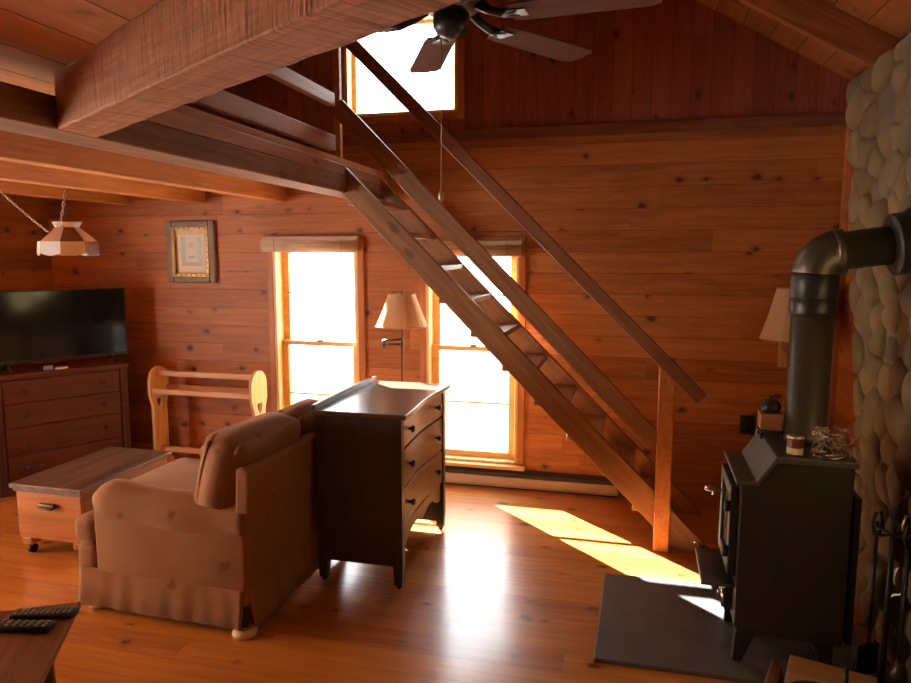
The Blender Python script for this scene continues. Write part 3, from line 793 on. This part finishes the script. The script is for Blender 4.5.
# ---- floor lamp ---------------------------------------------------------------------
fl = thing('floor_lamp', 'swing arm floor lamp with cream shade standing between the two windows', 'lamp', (-1.445, 4.28, 0))
MB().lathe([(.12, 0), (.125, .01), (.11, .02), (.03, .032), (.02, .05)], (0, 0, 0), 28).build('base', M['bronze'], fl)
MB().lathe([(.0095, .05), (.0095, 1.0), (.014, 1.005), (.014, 1.03), (.009, 1.035), (.009, 1.17)], (0, 0, 0), 12).build('pole', M['bronze'], fl)
MB().tube([(0, 0, 1.02), (-.07, -.02, 1.02), (-.12, -.02, 1.02)], .008, 8).tube([(-.12, -.02, .995), (-.12, -.02, 1.05)], .012, 10).tube([(-.12, -.02, 1.045), (-.05, -.03, 1.05), (0, 0, 1.055)], .007, 8).build('swing_arm', M['bronze'], fl)
def shade(parent, r0, r1, z0, z1, c=(0, 0), n=12):
    s = MB(); vs = []; fs = []
    for r_, z in ((r1, z0), (r0 + (r1 - r0) * .45, z0 + (z1 - z0) * .5), (r0, z1)):
        for k in range(n * 2):
            a = PI * k / n; rr = r_ * (1 if k % 2 == 0 else .992)
            vs.append((c[0] + rr * math.cos(a), c[1] + rr * math.sin(a), z))
    m = n * 2
    for j in range(2):
        for k in range(m): fs.append((j * m + k, j * m + (k + 1) % m, (j + 1) * m + (k + 1) % m, (j + 1) * m + k))
    s._add(vs, fs, 0, False)
    o = s.build('lamp_shade', M['shade'], parent); md = o.modifiers.new('thickness', 'SOLIDIFY'); md.thickness = .003
    for r_, z in ((r1, z0), (r0, z1)):
        MB().tube([(c[0] + r_ * math.cos(2 * PI * k / 28), c[1] + r_ * math.sin(2 * PI * k / 28), z) for k in range(28)], .004, 6, closed=True).build('shade_trim', M['pipingf'], o)
    return o
shade(fl, .088, .172, 1.142, 1.352)
MB().lathe([(.004, 1.17), (.028, 1.19), (.032, 1.23), (.018, 1.28), (.004, 1.29)], (0, 0, 0), 14).build('bulb', M['white'], fl)
MB().tube([(0, 0, 1.29), (0, 0, 1.352)], .004, 6).tube([(-.087, 0, 1.349), (.087, 0, 1.349)], .002, 5).tube([(0, 0, 1.35), (0, 0, 1.375)], .008, 8).build('finial', M['bronze'], fl)

# ---- wall lamp behind the stove pipe -------------------------------------------------
wl = thing('wall_lamp', 'cream shaded wall lamp half hidden behind the stove pipe', 'lamp', (.935, YF, 1.0))
MB().box(-.035, .035, -.022, 0, -.085, .085).build('back_plate', M['wallplate'], wl, .005)
MB().tube([(0, -.02, .02), (0, -.10, .02), (0, -.15, .03), (0, -.15, .12)], .008, 8).build('arm', M['brass'], wl)
shade(wl, .098, .18, .11, .41, (.0, -.19))
MB().lathe([(.004, .12), (.028, .16), (.032, .22), (.01, .28)], (0, -.19, 0), 12).tube([(0, -.15, .12), (0, -.19, .12)], .01, 8).build('bulb', M['white'], wl)
ot = thing('wall_outlet', 'small black outlet cover low on the pine wall behind the stove', 'outlet', (.742, YF, .535))
MB().rbox(-.042, .042, -.02, 0, -.06, .06, .004, 2).build('cover', M['bezel'], ot)
MB().rbox(-.018, .018, -.023, -.019, -.045, -.008, .003, 2).rbox(-.018, .018, -.023, -.019, .008, .045, .003, 2).build('socket', M['iron'], ot)

# ---- ceiling fan ----------------------------------------------------------------------
fx, fy, fz = -.504, 1.946, 2.25
fn = thing('ceiling_fan', 'dark metal ceiling fan with wooden blades hanging in front of the gable window', 'ceiling fan', (fx, fy, fz))
rz_ = roof_z(fx) - fz
MB().lathe([(.012, .17), (.012, rz_ - .05), (.05, rz_ - .04), (.07, rz_ - .005), (.07, rz_ + .03)], (0, 0, 0), 16).build('downrod', M['fan'], fn)
MB().lathe([(.03, .17), (.075, .165), (.105, .14), (.11, .08), (.10, .045), (.07, .02), (.05, .012)], (0, 0, 0), 28).build('motor', M['fan'], fn)
MB().lathe([(.05, .012), (.052, -.02), (.04, -.04), (.018, -.05), (.004, -.055)], (0, 0, 0), 24).build('switch_housing', M['fan'], fn)
for k in range(6):
    a = R(114.5 - 60 * k)
    m = Matrix.Rotation(a, 4, 'Z')
    s = MB(); s.tube([(.07, 0, .035), (.11, 0, .012), (.15, 0, .0), (.19, .02, 0)], [.016, .012, .012, .008], 8).tube([(.15, 0, 0), (.19, -.02, 0)], [.012, .008], 8)
    s.box(.165, .215, -.028, .028, -.005, -.002)
    br = s.build('blade_bracket', M['fan'], fn, 0, 2, m)
    P = [(.17, -.042), (.20, -.048), (.53, -.056), (.558, -.045), (.565, 0), (.558, .045), (.53, .056), (.20, .048), (.17, .042)]
    s = MB().prism(P, 2, -.002, .005)
    for v in s.bm.verts: v.co.z += v.co.y * -.12
    s.build('blade', M['blade'], br)
MB().tube([(-.025, -.02, -.05), (-.024, -.021, -.2), (-.025, -.02, -.47)], .0013, 6).tube([(-.025, -.02, -.47), (-.025, -.02, -.475), (-.025, -.02, -.49), (-.025, -.02, -.497)], [.003, .008, .008, .003], 10).build('pull_chain', M['brass'], fn)

# ---- stone chimney ----------------------------------------------------------------------
CX = 1.05
def edge_y(z): return 3.31 + .265 * z
chm = structure(MB().prism([(1.4, 0), (edge_y(0) - .03, 0), (edge_y(2.42) - .03, 2.42), (1.4, 2.42)], 0, CX, XR).build('chimney', M['mortar']))
# clip polygons (voronoi cells) into rounded river stones
def clip(poly, px, py, nx, ny):
    out = []
    for i in range(len(poly)):
        a_, b_ = poly[i], poly[(i + 1) % len(poly)]
        da = (a_[0] - px) * nx + (a_[1] - py) * ny; db = (b_[0] - px) * nx + (b_[1] - py) * ny
        if da <= 0: out.append(a_)
        if da * db < 0:
            t = da / (da - db); out.append((a_[0] + (b_[0] - a_[0]) * t, a_[1] + (b_[1] - a_[1]) * t))
    return out
rs = random.Random(11); sites = []
tries = 0
while tries < 9000:
    tries += 1
    z = rs.uniform(.02, 2.44); y = rs.uniform(1.45, edge_y(z) + .02)
    r_ = rs.choice([.06, .07, .085, .105, .12])
    if all(((y - a_) / 1.12) ** 2 + (z - b_) ** 2 > (.5 * (r_ + c_) * 1.45) ** 2 for a_, b_, c_ in sites): sites.append((y, z, r_))
s = MB()
for i, (y, z, r_) in enumerate(sites):
    poly = [(y - .4, z - .4), (y + .4, z - .4), (y + .4, z + .4), (y - .4, z + .4)]
    poly = clip(poly, 0, -.0, 0, -1); poly = clip(poly, 0, 2.47, 0, 1)
    nn = math.hypot(1, .265); poly = clip(poly, edge_y(0) + .045, 0, 1 / nn, -.265 / nn)
    for j, (a_, b_, c_) in enumerate(sites):
        if j != i and abs(a_ - y) < .7 and abs(b_ - z) < .7:
            dx, dy = a_ - y, b_ - z; d = math.hypot(dx, dy); f = .5 + .5 * (r_ ** 2 - c_ ** 2) / d ** 2 * .5
            poly = clip(poly, y + dx * f, z + dy * f, dx / d, dy / d)
            if len(poly) < 3: break
    if len(poly) < 3: continue
    cx_ = sum(p_[0] for p_ in poly) / len(poly); cz_ = sum(p_[1] for p_ in poly) / len(poly)
    n_ = 26; rad = []
    for k in range(n_):
        a_ = 2 * PI * k / n_; acc = 0
        for e in range(len(poly)):
            p_, q_ = poly[e], poly[(e + 1) % len(poly)]; ex, ey = q_[0] - p_[0], q_[1] - p_[1]; l_ = math.hypot(ex, ey)
            if l_ < 1e-6: continue
            nx, ny = ey / l_, -ex / l_; dd = (p_[0] - cx_) * nx + (p_[1] - cz_) * ny
            if dd < 0: nx, ny, dd = -nx, -ny, -dd
            cc = math.cos(a_) * nx + math.sin(a_) * ny
            if cc > 0: acc += (cc / max(dd, .01)) ** 5
        rad.append(min(.3, acc ** (-1 / 5)) * 1.02 if acc > 0 else .1)
    mean = sum(rad) / n_; dep = min(.07, mean * rs.uniform(.5, .7)); off = rs.uniform(-.01, .012)
    vs = []; fs = []; K = 7
    tiltx, tiltz = rs.uniform(-.1, .1), rs.uniform(-.1, .1)
    for j in range(K):
        ph = (j / (K - 1)) * PI / 2 ; sr = math.cos(ph) ** .75 if j < K - 1 else .04; hh = math.sin(ph) ** .9
        for k in range(n_):
            a_ = 2 * PI * k / n_; rr = rad[k] * sr
            v = Vector((CX + .02 - off - dep * hh, cx_ + rr * math.cos(a_), cz_ + rr * math.sin(a_)))
            v.x += (rr * math.cos(a_) * tiltx + rr * math.sin(a_) * tiltz) * .6
            v += noise.noise_vector(v * 9.) * .007
            vs.append(v)
    for j in range(K - 1):
        for k in range(n_): fs.append((j * n_ + k, j * n_ + (k + 1) % n_, (j + 1) * n_ + (k + 1) % n_, (j + 1) * n_ + k))
    fs.append(tuple((K - 1) * n_ + k for k in range(n_)))
    s._add(vs, fs, 0, True)
s.build('stone_facing', M['stone'], chm)

# ---- hearth slab ----------------------------------------------------------------------------
hp = tag(MB().prism([(-.092, 2.615), (.98, 2.615), (.98, 3.372), (-.075, 3.372)], 2, 0, .018).build('hearth_pad', M['slate'], None, .003), 'flat dark slate hearth pad on the floor under the stove', 'hearth pad')
MB().prism([(-.100, 2.607), (-.092, 2.607), (-.075, 3.38), (-.083, 3.38)], 2, 0, .02).prism([(-.083, 3.372), (.98, 3.372), (.98, 3.38), (-.083, 3.38)], 2, 0, .02).build('edge_strip', M['slatee'], hp)

# ---- wood stove ------------------------------------------------------------------------------
SR = -1.
sv = thing('wood_stove', 'black step top wood stove standing on the slate pad', 'stove', (.408, 2.70, .0195), SR)
sw_, sd_ = .40, .40       # local x front->back, local y near->far
prof = [(.02, .15), (.02, .725), (.075, .725), (.135, .815), (sw_, .815), (sw_, .15)]
MB().prism(prof, 1, .0, sd_).build('body', M['stove'], sv, .006)
MB().prism([(.0, .725), (.0, .742), (.07, .742), (.135, .842), (sw_ + .01, .842), (sw_ + .01, .816), (.139, .816), (.078, .7255)], 1, -.012, sd_ + .012).build('top_plate', M['stovetop'], sv, .004)
MB().box(sw_ + .012, sw_ + .035, .02, sd_ - .02, .13, .70).build('rear_shield', M['stove'], sv, .003)
MB().box(.03, sw_, .01, sd_ - .01, .125, .15).build('bottom_shield', M['stove'], sv, .003)
for lx in (.07, sw_ - .07):
    for ly in (.05, sd_ - .05):
        ox = -.03 if lx < .2 else .03
        s = MB(); A = [(-.04, -.03), (.045, -.03), (.045, .03), (-.04, .03)]; B = [(-.016, -.018), (.016, -.018), (.016, .018), (-.016, .018)]
        s._add([(lx + a_, ly + b_, .155) for a_, b_ in A] + [(lx + ox + a_, ly + b_, 0) for a_, b_ in B], [(0, 1, 2, 3), (4, 7, 6, 5), (0, 4, 5, 1), (1, 5, 6, 2), (2, 6, 7, 3), (3, 7, 4, 0)])
        s.build('leg', M['stove'], sv, .004)
s = MB()
y0_, y1_, z0_, z1_ = .04, sd_ - .04, .34, .70
s.box(-.012, .02, y0_, y0_ + .05, z0_, z1_).box(-.012, .02, y1_ - .05, y1_, z0_, z1_).box(-.012, .02, y0_ + .05, y1_ - .05, z1_ - .05, z1_).box(-.012, .02, y0_ + .05, y1_ - .05, z0_, z0_ + .05)
dor = s.build('door', M['stove'], sv, .006)
MB().box(-.002, .004, y0_ + .045, y1_ - .045, z0_ + .045, z1_ - .045).build('door_glass', M['fire'], dor)
MB().tube([(-.012, y1_ - .03, .59), (-.04, y1_ - .03, .59), (-.05, y1_ - .03, .592), (-.066, y1_ - .03, .596), (-.08, y1_ - .03, .596)], [.006, .006, .012, .015, .008], 12).tube([(-.042, y1_ - .03, .592), (-.044, y1_ - .03, .565)], .006, 8).build('door_handle', M['chrome'], dor)
MB().tube([(-.02, y0_ + .01, .42), (-.02, y0_ + .01, .46)], .012, 10).build('hinge', M['iron'], dor)
MB().tube([(-.02, y0_ + .01, .60), (-.02, y0_ + .01, .64)], .012, 10).build('hinge', M['iron'], dor)
MB().rbox(-.105, .02, .03, sd_ - .03, .295, .312, .006, 2).build('ash_shelf', M['stovetop'], sv)
MB().box(-.008, .02, .10, sd_ - .10, .17, .285).build('ash_drawer', M['stove'], sv, .004)
MB().tube([(-.008, .12, .215), (-.03, .12, .215), (-.03, .12, .24), (-.008, .12, .24)], .005, 8).build('ash_pull', M['chrome'], sv)
MB().tube([(-.016, .07, .2), (-.016, .07, .27)], .008, 8).build('ash_latch', M['chrome'], sv)
MB().tube([(-.07, .36, .311), (-.09, .36, .33), (-.11, .36, .335)], .006, 8).build('damper_lever', M['chrome'], sv)
def SV(x, y, z):
    a = R(SR); o = sv.location; return (o.x + x * math.cos(a) - y * math.sin(a), o.y + x * math.sin(a) + y * math.cos(a), o.z + z)
TOPZ = .842 + .0195

# ---- stove pipe ---------------------------------------------------------------------------------
px_, py_ = .697, 2.965
sp_ = thing('stove_pipe', 'dark steel stove pipe bending from the stove into the stone chimney', 'stove pipe', (px_, py_, TOPZ))
def pz(z): return z - TOPZ
MB().lathe([(.088, 0), (.088, .03), (.078, .035), (.078, pz(1.40))], (0, 0, 0), 32).build('lower_pipe', M['pipe'], sp_)
MB().lathe([(.084, pz(1.375)), (.086, pz(1.38)), (.086, pz(1.43)), (.083, pz(1.435)), (.083, pz(1.44)), (.086, pz(1.445)), (.086, pz(1.525)), (.083, pz(1.53))], (0, 0, 0), 32).build('collar', M['pipeb'], sp_)
sl_ = math.tan(R(8.)); el = []
rc = .085
for k in range(9):
    t = R(82) * k / 8
    el.append((rc - rc * math.cos(t), 0, pz(1.53) + rc * math.sin(t)))
s = MB(); rr = [.083 if k % 2 == 0 else .085 for k in range(9)]
s.tube(el, rr, 28, cap=False)
s.build('elbow', M['pipe'], sp_)
e0 = Vector(el[-1]); dirn = Vector((math.cos(R(8)), 0, math.sin(R(8))))
t_end = (CX - .03 - px_ - e0.x) / dirn.x
e1 = e0 + dirn * t_end
MB().tube([e0 - dirn * .015, e0 + dirn * .02, e0 + dirn * .021, e1 + dirn * .04], [.086, .086, .074, .074], 32).build('upper_pipe', M['pipe'], sp_)
MB().tube([e1 - dirn * .075, e1 - dirn * .065, e1 - dirn * .06, e1 - dirn * .012, e1, e1 + dirn * .03], [.085, .115, .118, .118, .13, .13], 32).build('thimble_flange', M['pipeb'], sp_)

# ---- things on the stove ---------------------------------------------------------------------------
t = thing('candle_jar', 'small dark red candle jar with cream label on the stove top', 'candle', SV(.205, .045, .842), SR)
MB().lathe([(.026, 0), (.028, .004), (.028, .058), (.026, .064)], (0, 0, 0), 20).build('jar', M['jarred'], t)
MB().lathe([(.0286, .006), (.0286, .03)], (0, 0, 0), 20, caps=False).build('label', M['jarlabel'], t)
MB().lathe([(.029, .06), (.029, .072), (.020, .076)], (0, 0, 0), 20).build('lid', M['brass'], t)
t = thing('wire_basket', 'glittering tangled wire basket on the stove top beside the pipe', 'basket', SV(.325, .055, .842), SR)
s = MB(); rw = random.Random(5)
for k in range(75):
    a_ = rw.uniform(0, 2 * PI); h0 = rw.uniform(.003, .11); pts = []
    c0 = Vector((.055 * math.cos(a_), .05 * math.sin(a_), h0)); d_ = Vector((rw.uniform(-1, 1), rw.uniform(-1, 1), rw.uniform(-.8, .8))).normalized() * rw.uniform(.02, .045)
    e_ = Vector((rw.uniform(-1, 1), rw.uniform(-1, 1), rw.uniform(-1, 1))).normalized() * rw.uniform(.01, .03)
    for j in range(7):
        u_ = j / 6 * PI * 1.4; v = c0 + d_ * math.cos(u_) + e_ * math.sin(u_); v.z = max(.004, min(.125, v.z)); pts.append(v)
    s.tube(pts, .0014, 4)
s.tube([(.062 * math.cos(2 * PI * k / 24), .055 * math.sin(2 * PI * k / 24), .004) for k in range(24)], .004, 6, closed=True)
s.tube([(.07 * math.cos(2 * PI * k / 24), .06 * math.sin(2 * PI * k / 24), .105) for k in range(24)], .003, 6, closed=True)
s.build('wire', M['wire'], t); t.scale = (.86, .86, .9)
t = thing('iron_trivet', 'black openwork iron trivet under the small wooden box on the stove', 'trivet', SV(.158, .30, .842), SR)
s = MB()
for k in range(4): s.tube([(-.036 + .024 * k, -.045, .03), (-.036 + .024 * k, .045, .03)], .005, 6)
s.tube([(-.042, -.05, .03), (.042, -.05, .03), (.042, .05, .03), (-.042, .05, .03)], .006, 6, closed=True)
s.build('grate', M['iron'], t)
for sx in (-1, 1):
    for sy in (-1, 1): MB().tube([(sx * .038, sy * .046, .03), (sx * .038, sy * .046, 0)], .006, 6).build('leg', M['iron'], t)
t = thing('wooden_box', 'small brown wooden box on the iron trivet left of the pipe', 'box', SV(.158, .30, .842 + .036), SR)
MB().box(-.042, .042, -.04, .04, 0, .058).build('body', M['block'], t, .003)
MB().box(-.044, .044, -.042, .042, .058, .066).build('lid', M['block'], t, .002)
t = thing('iron_kettle', 'little black round iron pot sitting on the small wooden box', 'pot', SV(.158, .30, .842 + .036 + .066), SR)
MB().lathe([(.02, 0), (.034, .006), (.040, .022), (.036, .04), (.03, .045)], (0, 0, 0), 20).build('body', M['iron'], t)
MB().lathe([(.031, .045), (.022, .052), (.006, .056), (.008, .064), (.003, .068)], (0, 0, 0), 16).build('lid', M['iron'], t)

# ---- coffee table and remotes ----------------------------------------------------------------------
ct = thing('coffee_table', 'dark polished wooden table at the lower left corner of the view', 'table', (-1.755, 1.815, 0), -59.7)
TH = .45
s = MB().box(0, .9, -.56, 0, TH - .02, TH).box(.006, .894, -.554, -.006, TH - .032, TH - .02).box(.012, .888, -.548, -.012, TH - .045, TH - .032)
s.build('top', M['ctable'], ct, .004)
MB().box(.05, .85, -.51, -.05, TH - .10, TH - .045).build('apron', M['ctable'], ct, .004)
for lx, ly in ((.11, -.11), (.79, -.11), (.11, -.45), (.79, -.45)):
    ox, oy = (-1 if lx < .4 else 1), (1 if ly > -.3 else -1)
    ps_ = []; rr = []
    for k in range(9):
        u_ = k / 8; of = .075 * u_ ** 2
        ps_.append((lx + ox * of * .7, ly + oy * of * .7, (TH - .06) * (1 - u_) + .012)); rr.append(.034 * (1 - u_) + .016 + (.008 if u_ > .9 else 0))
    MB().tube(ps_, rr, 12).build('leg', M['ctable_y'], ct)
def remote(loc, rz, label, n):
    t = thing('remote_control', label, 'remote control', loc, rz, 'remotes on the coffee table')
    MB().rbox(-.10, .10, -.024, .024, 0, .020, .007, 3).build('case', M['remote'], t)
    s = MB()
    for i in range(n):
        for j in range(3):
            x_, y_ = -.082 + i * .164 / (n - 1), -.013 + .013 * j
            s.rbox(x_ - .005, x_ + .005, y_ - .004, y_ + .004, .019, .0235, .0015, 1)
    s.build('buttons', M['button'], t)
    return t
remote((-1.79, 1.70, TH), 18, 'black remote with rows of grey buttons nearer the table end', 11)
remote((-1.80, 1.62, TH), 12, 'second black remote lying in front of the buttoned one', 8)

# ---- right foreground: fireplace tools, crate, logs, ash bucket -------------------------------------
ft = thing('fireplace_tool_stand', 'black iron fireplace tool stand against the stone chimney', 'tool stand', (.93, 2.655, .0185))
MB().lathe([(.062, 0), (.062, .012), (.03, .022), (.012, .03)], (0, 0, 0), 20).build('base', M['iron'], ft)
MB().tube([(0, 0, .03), (0, 0, .66)], .010, 10).tube([(0, 0, .66), (0, 0, .68), (0, 0, .70)], [.008, .02, .006], 12).build('post', M['iron'], ft)
s = MB()
for a_ in range(4):
    c_, d_ = math.cos(a_ * PI / 2 + .5), math.sin(a_ * PI / 2 + .5)
    s.tube([(0, 0, .60), (.05 * c_, .05 * d_, .60), (.065 * c_, .065 * d_, .605), (.07 * c_, .07 * d_, .62)], .005, 6)
s.build('hook', M['iron'], ft)
def tool(k, name, label, head):
    a_ = k * PI / 2 + .5; x_, y_ = .93 + .066 * math.cos(a_), 2.655 + .066 * math.sin(a_)
    t = thing(name, label, 'fireplace tool', (x_, y_, .075), math.degrees(a_), 'tools on the fireplace stand')
    MB().tube([(0, 0, .08), (0, 0, .52)], .006, 8).build('shaft', M['iron'], t)
    MB().tube([(.0, -.012, .52), (0, -.022, .56), (0, -.012, .60), (0, .012, .60), (0, .022, .56), (0, .012, .52)], .006, 8, closed=True).build('handle', M['brass'] if k == 0 else M['iron'], t)
    head(t)
tool(0, 'fire_poker', 'iron poker with bright ring handle hanging on the tool stand', lambda t: MB().tube([(0, 0, .08), (0, 0, .0), (0, .002, -.02)], [.006, .006, .002], 8).tube([(0, 0, .03), (.02, 0, .02), (.03, 0, .04)], [.006, .005, .002], 6).build('point', M['iron'], t))
tool(1, 'fire_shovel', 'flat iron ash shovel hanging on the tool stand', lambda t: MB().box(-.003, .003, -.045, .045, -.03, .09).box(-.003, .02, -.048, -.045, -.03, .09).box(-.003, .02, .045, .048, -.03, .09).build('pan', M['iron'], t, .002))
tool(3, 'hearth_brush', 'hearth brush hanging on the tool stand', lambda t: MB().lathe([(.012, .10), (.022, .07), (.034, -.02)], (0, 0, 0), 14).build('bristles', M['knobd'], t))

cr = thing('wooden_crate', 'low pale pine crate on the floor in front of the stove', 'crate', (.625, 2.648, .019), -17)
cx0, cx1, cy0, cy1, chh = 0, .27, -.25, 0, .09
MB().box(cx0, cx1, cy0, cy0 + .016, 0, chh).build('side_board', M['crate'], cr, .003)
MB().box(cx0, cx1, cy1 - .016, cy1, 0, chh).build('side_board', M['crate'], cr, .003)
MB().box(cx0, cx0 + .016, cy0 + .016, cy1 - .016, 0, chh).build('end_board', M['crate'], cr, .003)
MB().box(cx1 - .016, cx1, cy0 + .016, cy1 - .016, 0, chh).build('end_board', M['crate'], cr, .003)
for k in range(2):
    yy = cy0 + .002 + k * .124
    MB().box(cx0 - .004, cx1 + .004, yy, yy + .120, chh, chh + .014).build('lid_board', M['crate'], cr, .003)
lg = tag(MB().prism([(-.10, -.035), (.10, -.03), (.105, .0), (.09, .03), (-.09, .035), (-.105, 0)], 2, 0, .07).build('firewood_log', M['log'], None, .012, 2), 'short reddish brown split log lying between the crate and stove leg', 'firewood')
lg.location = (.545, 2.56, .0185); lg.rotation_euler = (0, 0, R(72))
for v in lg.data.vertices:
    if v.co.z > .03: v.co.y *= .45
pa = thing('ash_pail', 'round black metal ash pail at the bottom edge before the crate', 'pail', (.625, 2.235, 0))
MB().lathe([(.088, 0), (.092, .004), (.115, .185), (.121, .192), (.121, .20), (.114, .20), (.108, .185), (.086, .012)], (0, 0, 0), 32).build('bucket', M['iron'], pa)
MB().tube([(.085, .085, .15), (.09, .09, .20), (.085, .082, .285)], .008, 8).build('handle', M['iron'], pa)

# ------------------------------------------------------------------ camera
cam = bpy.data.cameras.new('camera'); co = bpy.data.objects.new('camera', cam); C.objects.link(co)
cam.sensor_fit = 'HORIZONTAL'; cam.sensor_width = 36; cam.lens = 690 / 911 * 36; cam.clip_start = .02; cam.clip_end = 200
co.location = (0, 0, 1.6)
pit, yaw = math.atan(86 / 690), R(14.2)
co.rotation_euler = (PI / 2 - pit, 0, yaw)
S.camera = co

# ------------------------------------------------------------------ light
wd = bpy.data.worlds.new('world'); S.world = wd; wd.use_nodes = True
nt = wd.node_tree; bg = nt.nodes['Background']; q = NB(nt)
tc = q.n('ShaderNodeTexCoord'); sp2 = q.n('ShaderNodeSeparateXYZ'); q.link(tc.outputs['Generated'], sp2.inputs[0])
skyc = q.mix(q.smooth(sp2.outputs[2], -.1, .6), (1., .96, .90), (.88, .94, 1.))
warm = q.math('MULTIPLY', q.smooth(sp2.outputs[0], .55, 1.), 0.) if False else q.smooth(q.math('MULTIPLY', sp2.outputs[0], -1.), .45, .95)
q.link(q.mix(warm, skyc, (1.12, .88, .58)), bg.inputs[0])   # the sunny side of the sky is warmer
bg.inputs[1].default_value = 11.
su = bpy.data.lights.new('sun', 'SUN'); su.energy = 100.; su.angle = R(.55); su.color = (1, .92, .80)
so_ = bpy.data.objects.new('sun', su); C.objects.link(so_)
dv = Vector((.70, -.667, -.447)); so_.rotation_euler = dv.to_track_quat('-Z', 'Y').to_euler(); so_.location = (-8, 12, 8)
def portal(loc, rot, sx, sy):
    l = bpy.data.lights.new('portal', 'AREA'); l.shape = 'RECTANGLE'; l.size = sx; l.size_y = sy; l.cycles.is_portal = True
    o = bpy.data.objects.new('portal', l); C.objects.link(o); o.location = loc; o.rotation_euler = rot
for x0, x1, z0, z1 in (W1, W2, UW):
    portal(((x0 + x1) / 2, YF + TW + .005, (z0 + z1) / 2), (-PI / 2, 0, 0), x1 - x0, z1 - z0)
portal((XL - TW - .005, (W3[0] + W3[1]) / 2, (W3[2] + W3[3]) / 2), (0, -PI / 2, 0), W3[3] - W3[2], W3[1] - W3[0])
S.view_settings.view_transform = 'Standard'; S.view_settings.look = 'None'; S.view_settings.gamma = 1.; S.view_settings.use_curve_mapping = False
S.view_settings.exposure = .28
S.cycles.max_bounces = 12; S.cycles.diffuse_bounces = 8; S.cycles.transparent_max_bounces = 16
S.cycles.caustics_reflective = False; S.cycles.caustics_refractive = False
S.cycles.sample_clamp_indirect = 8.
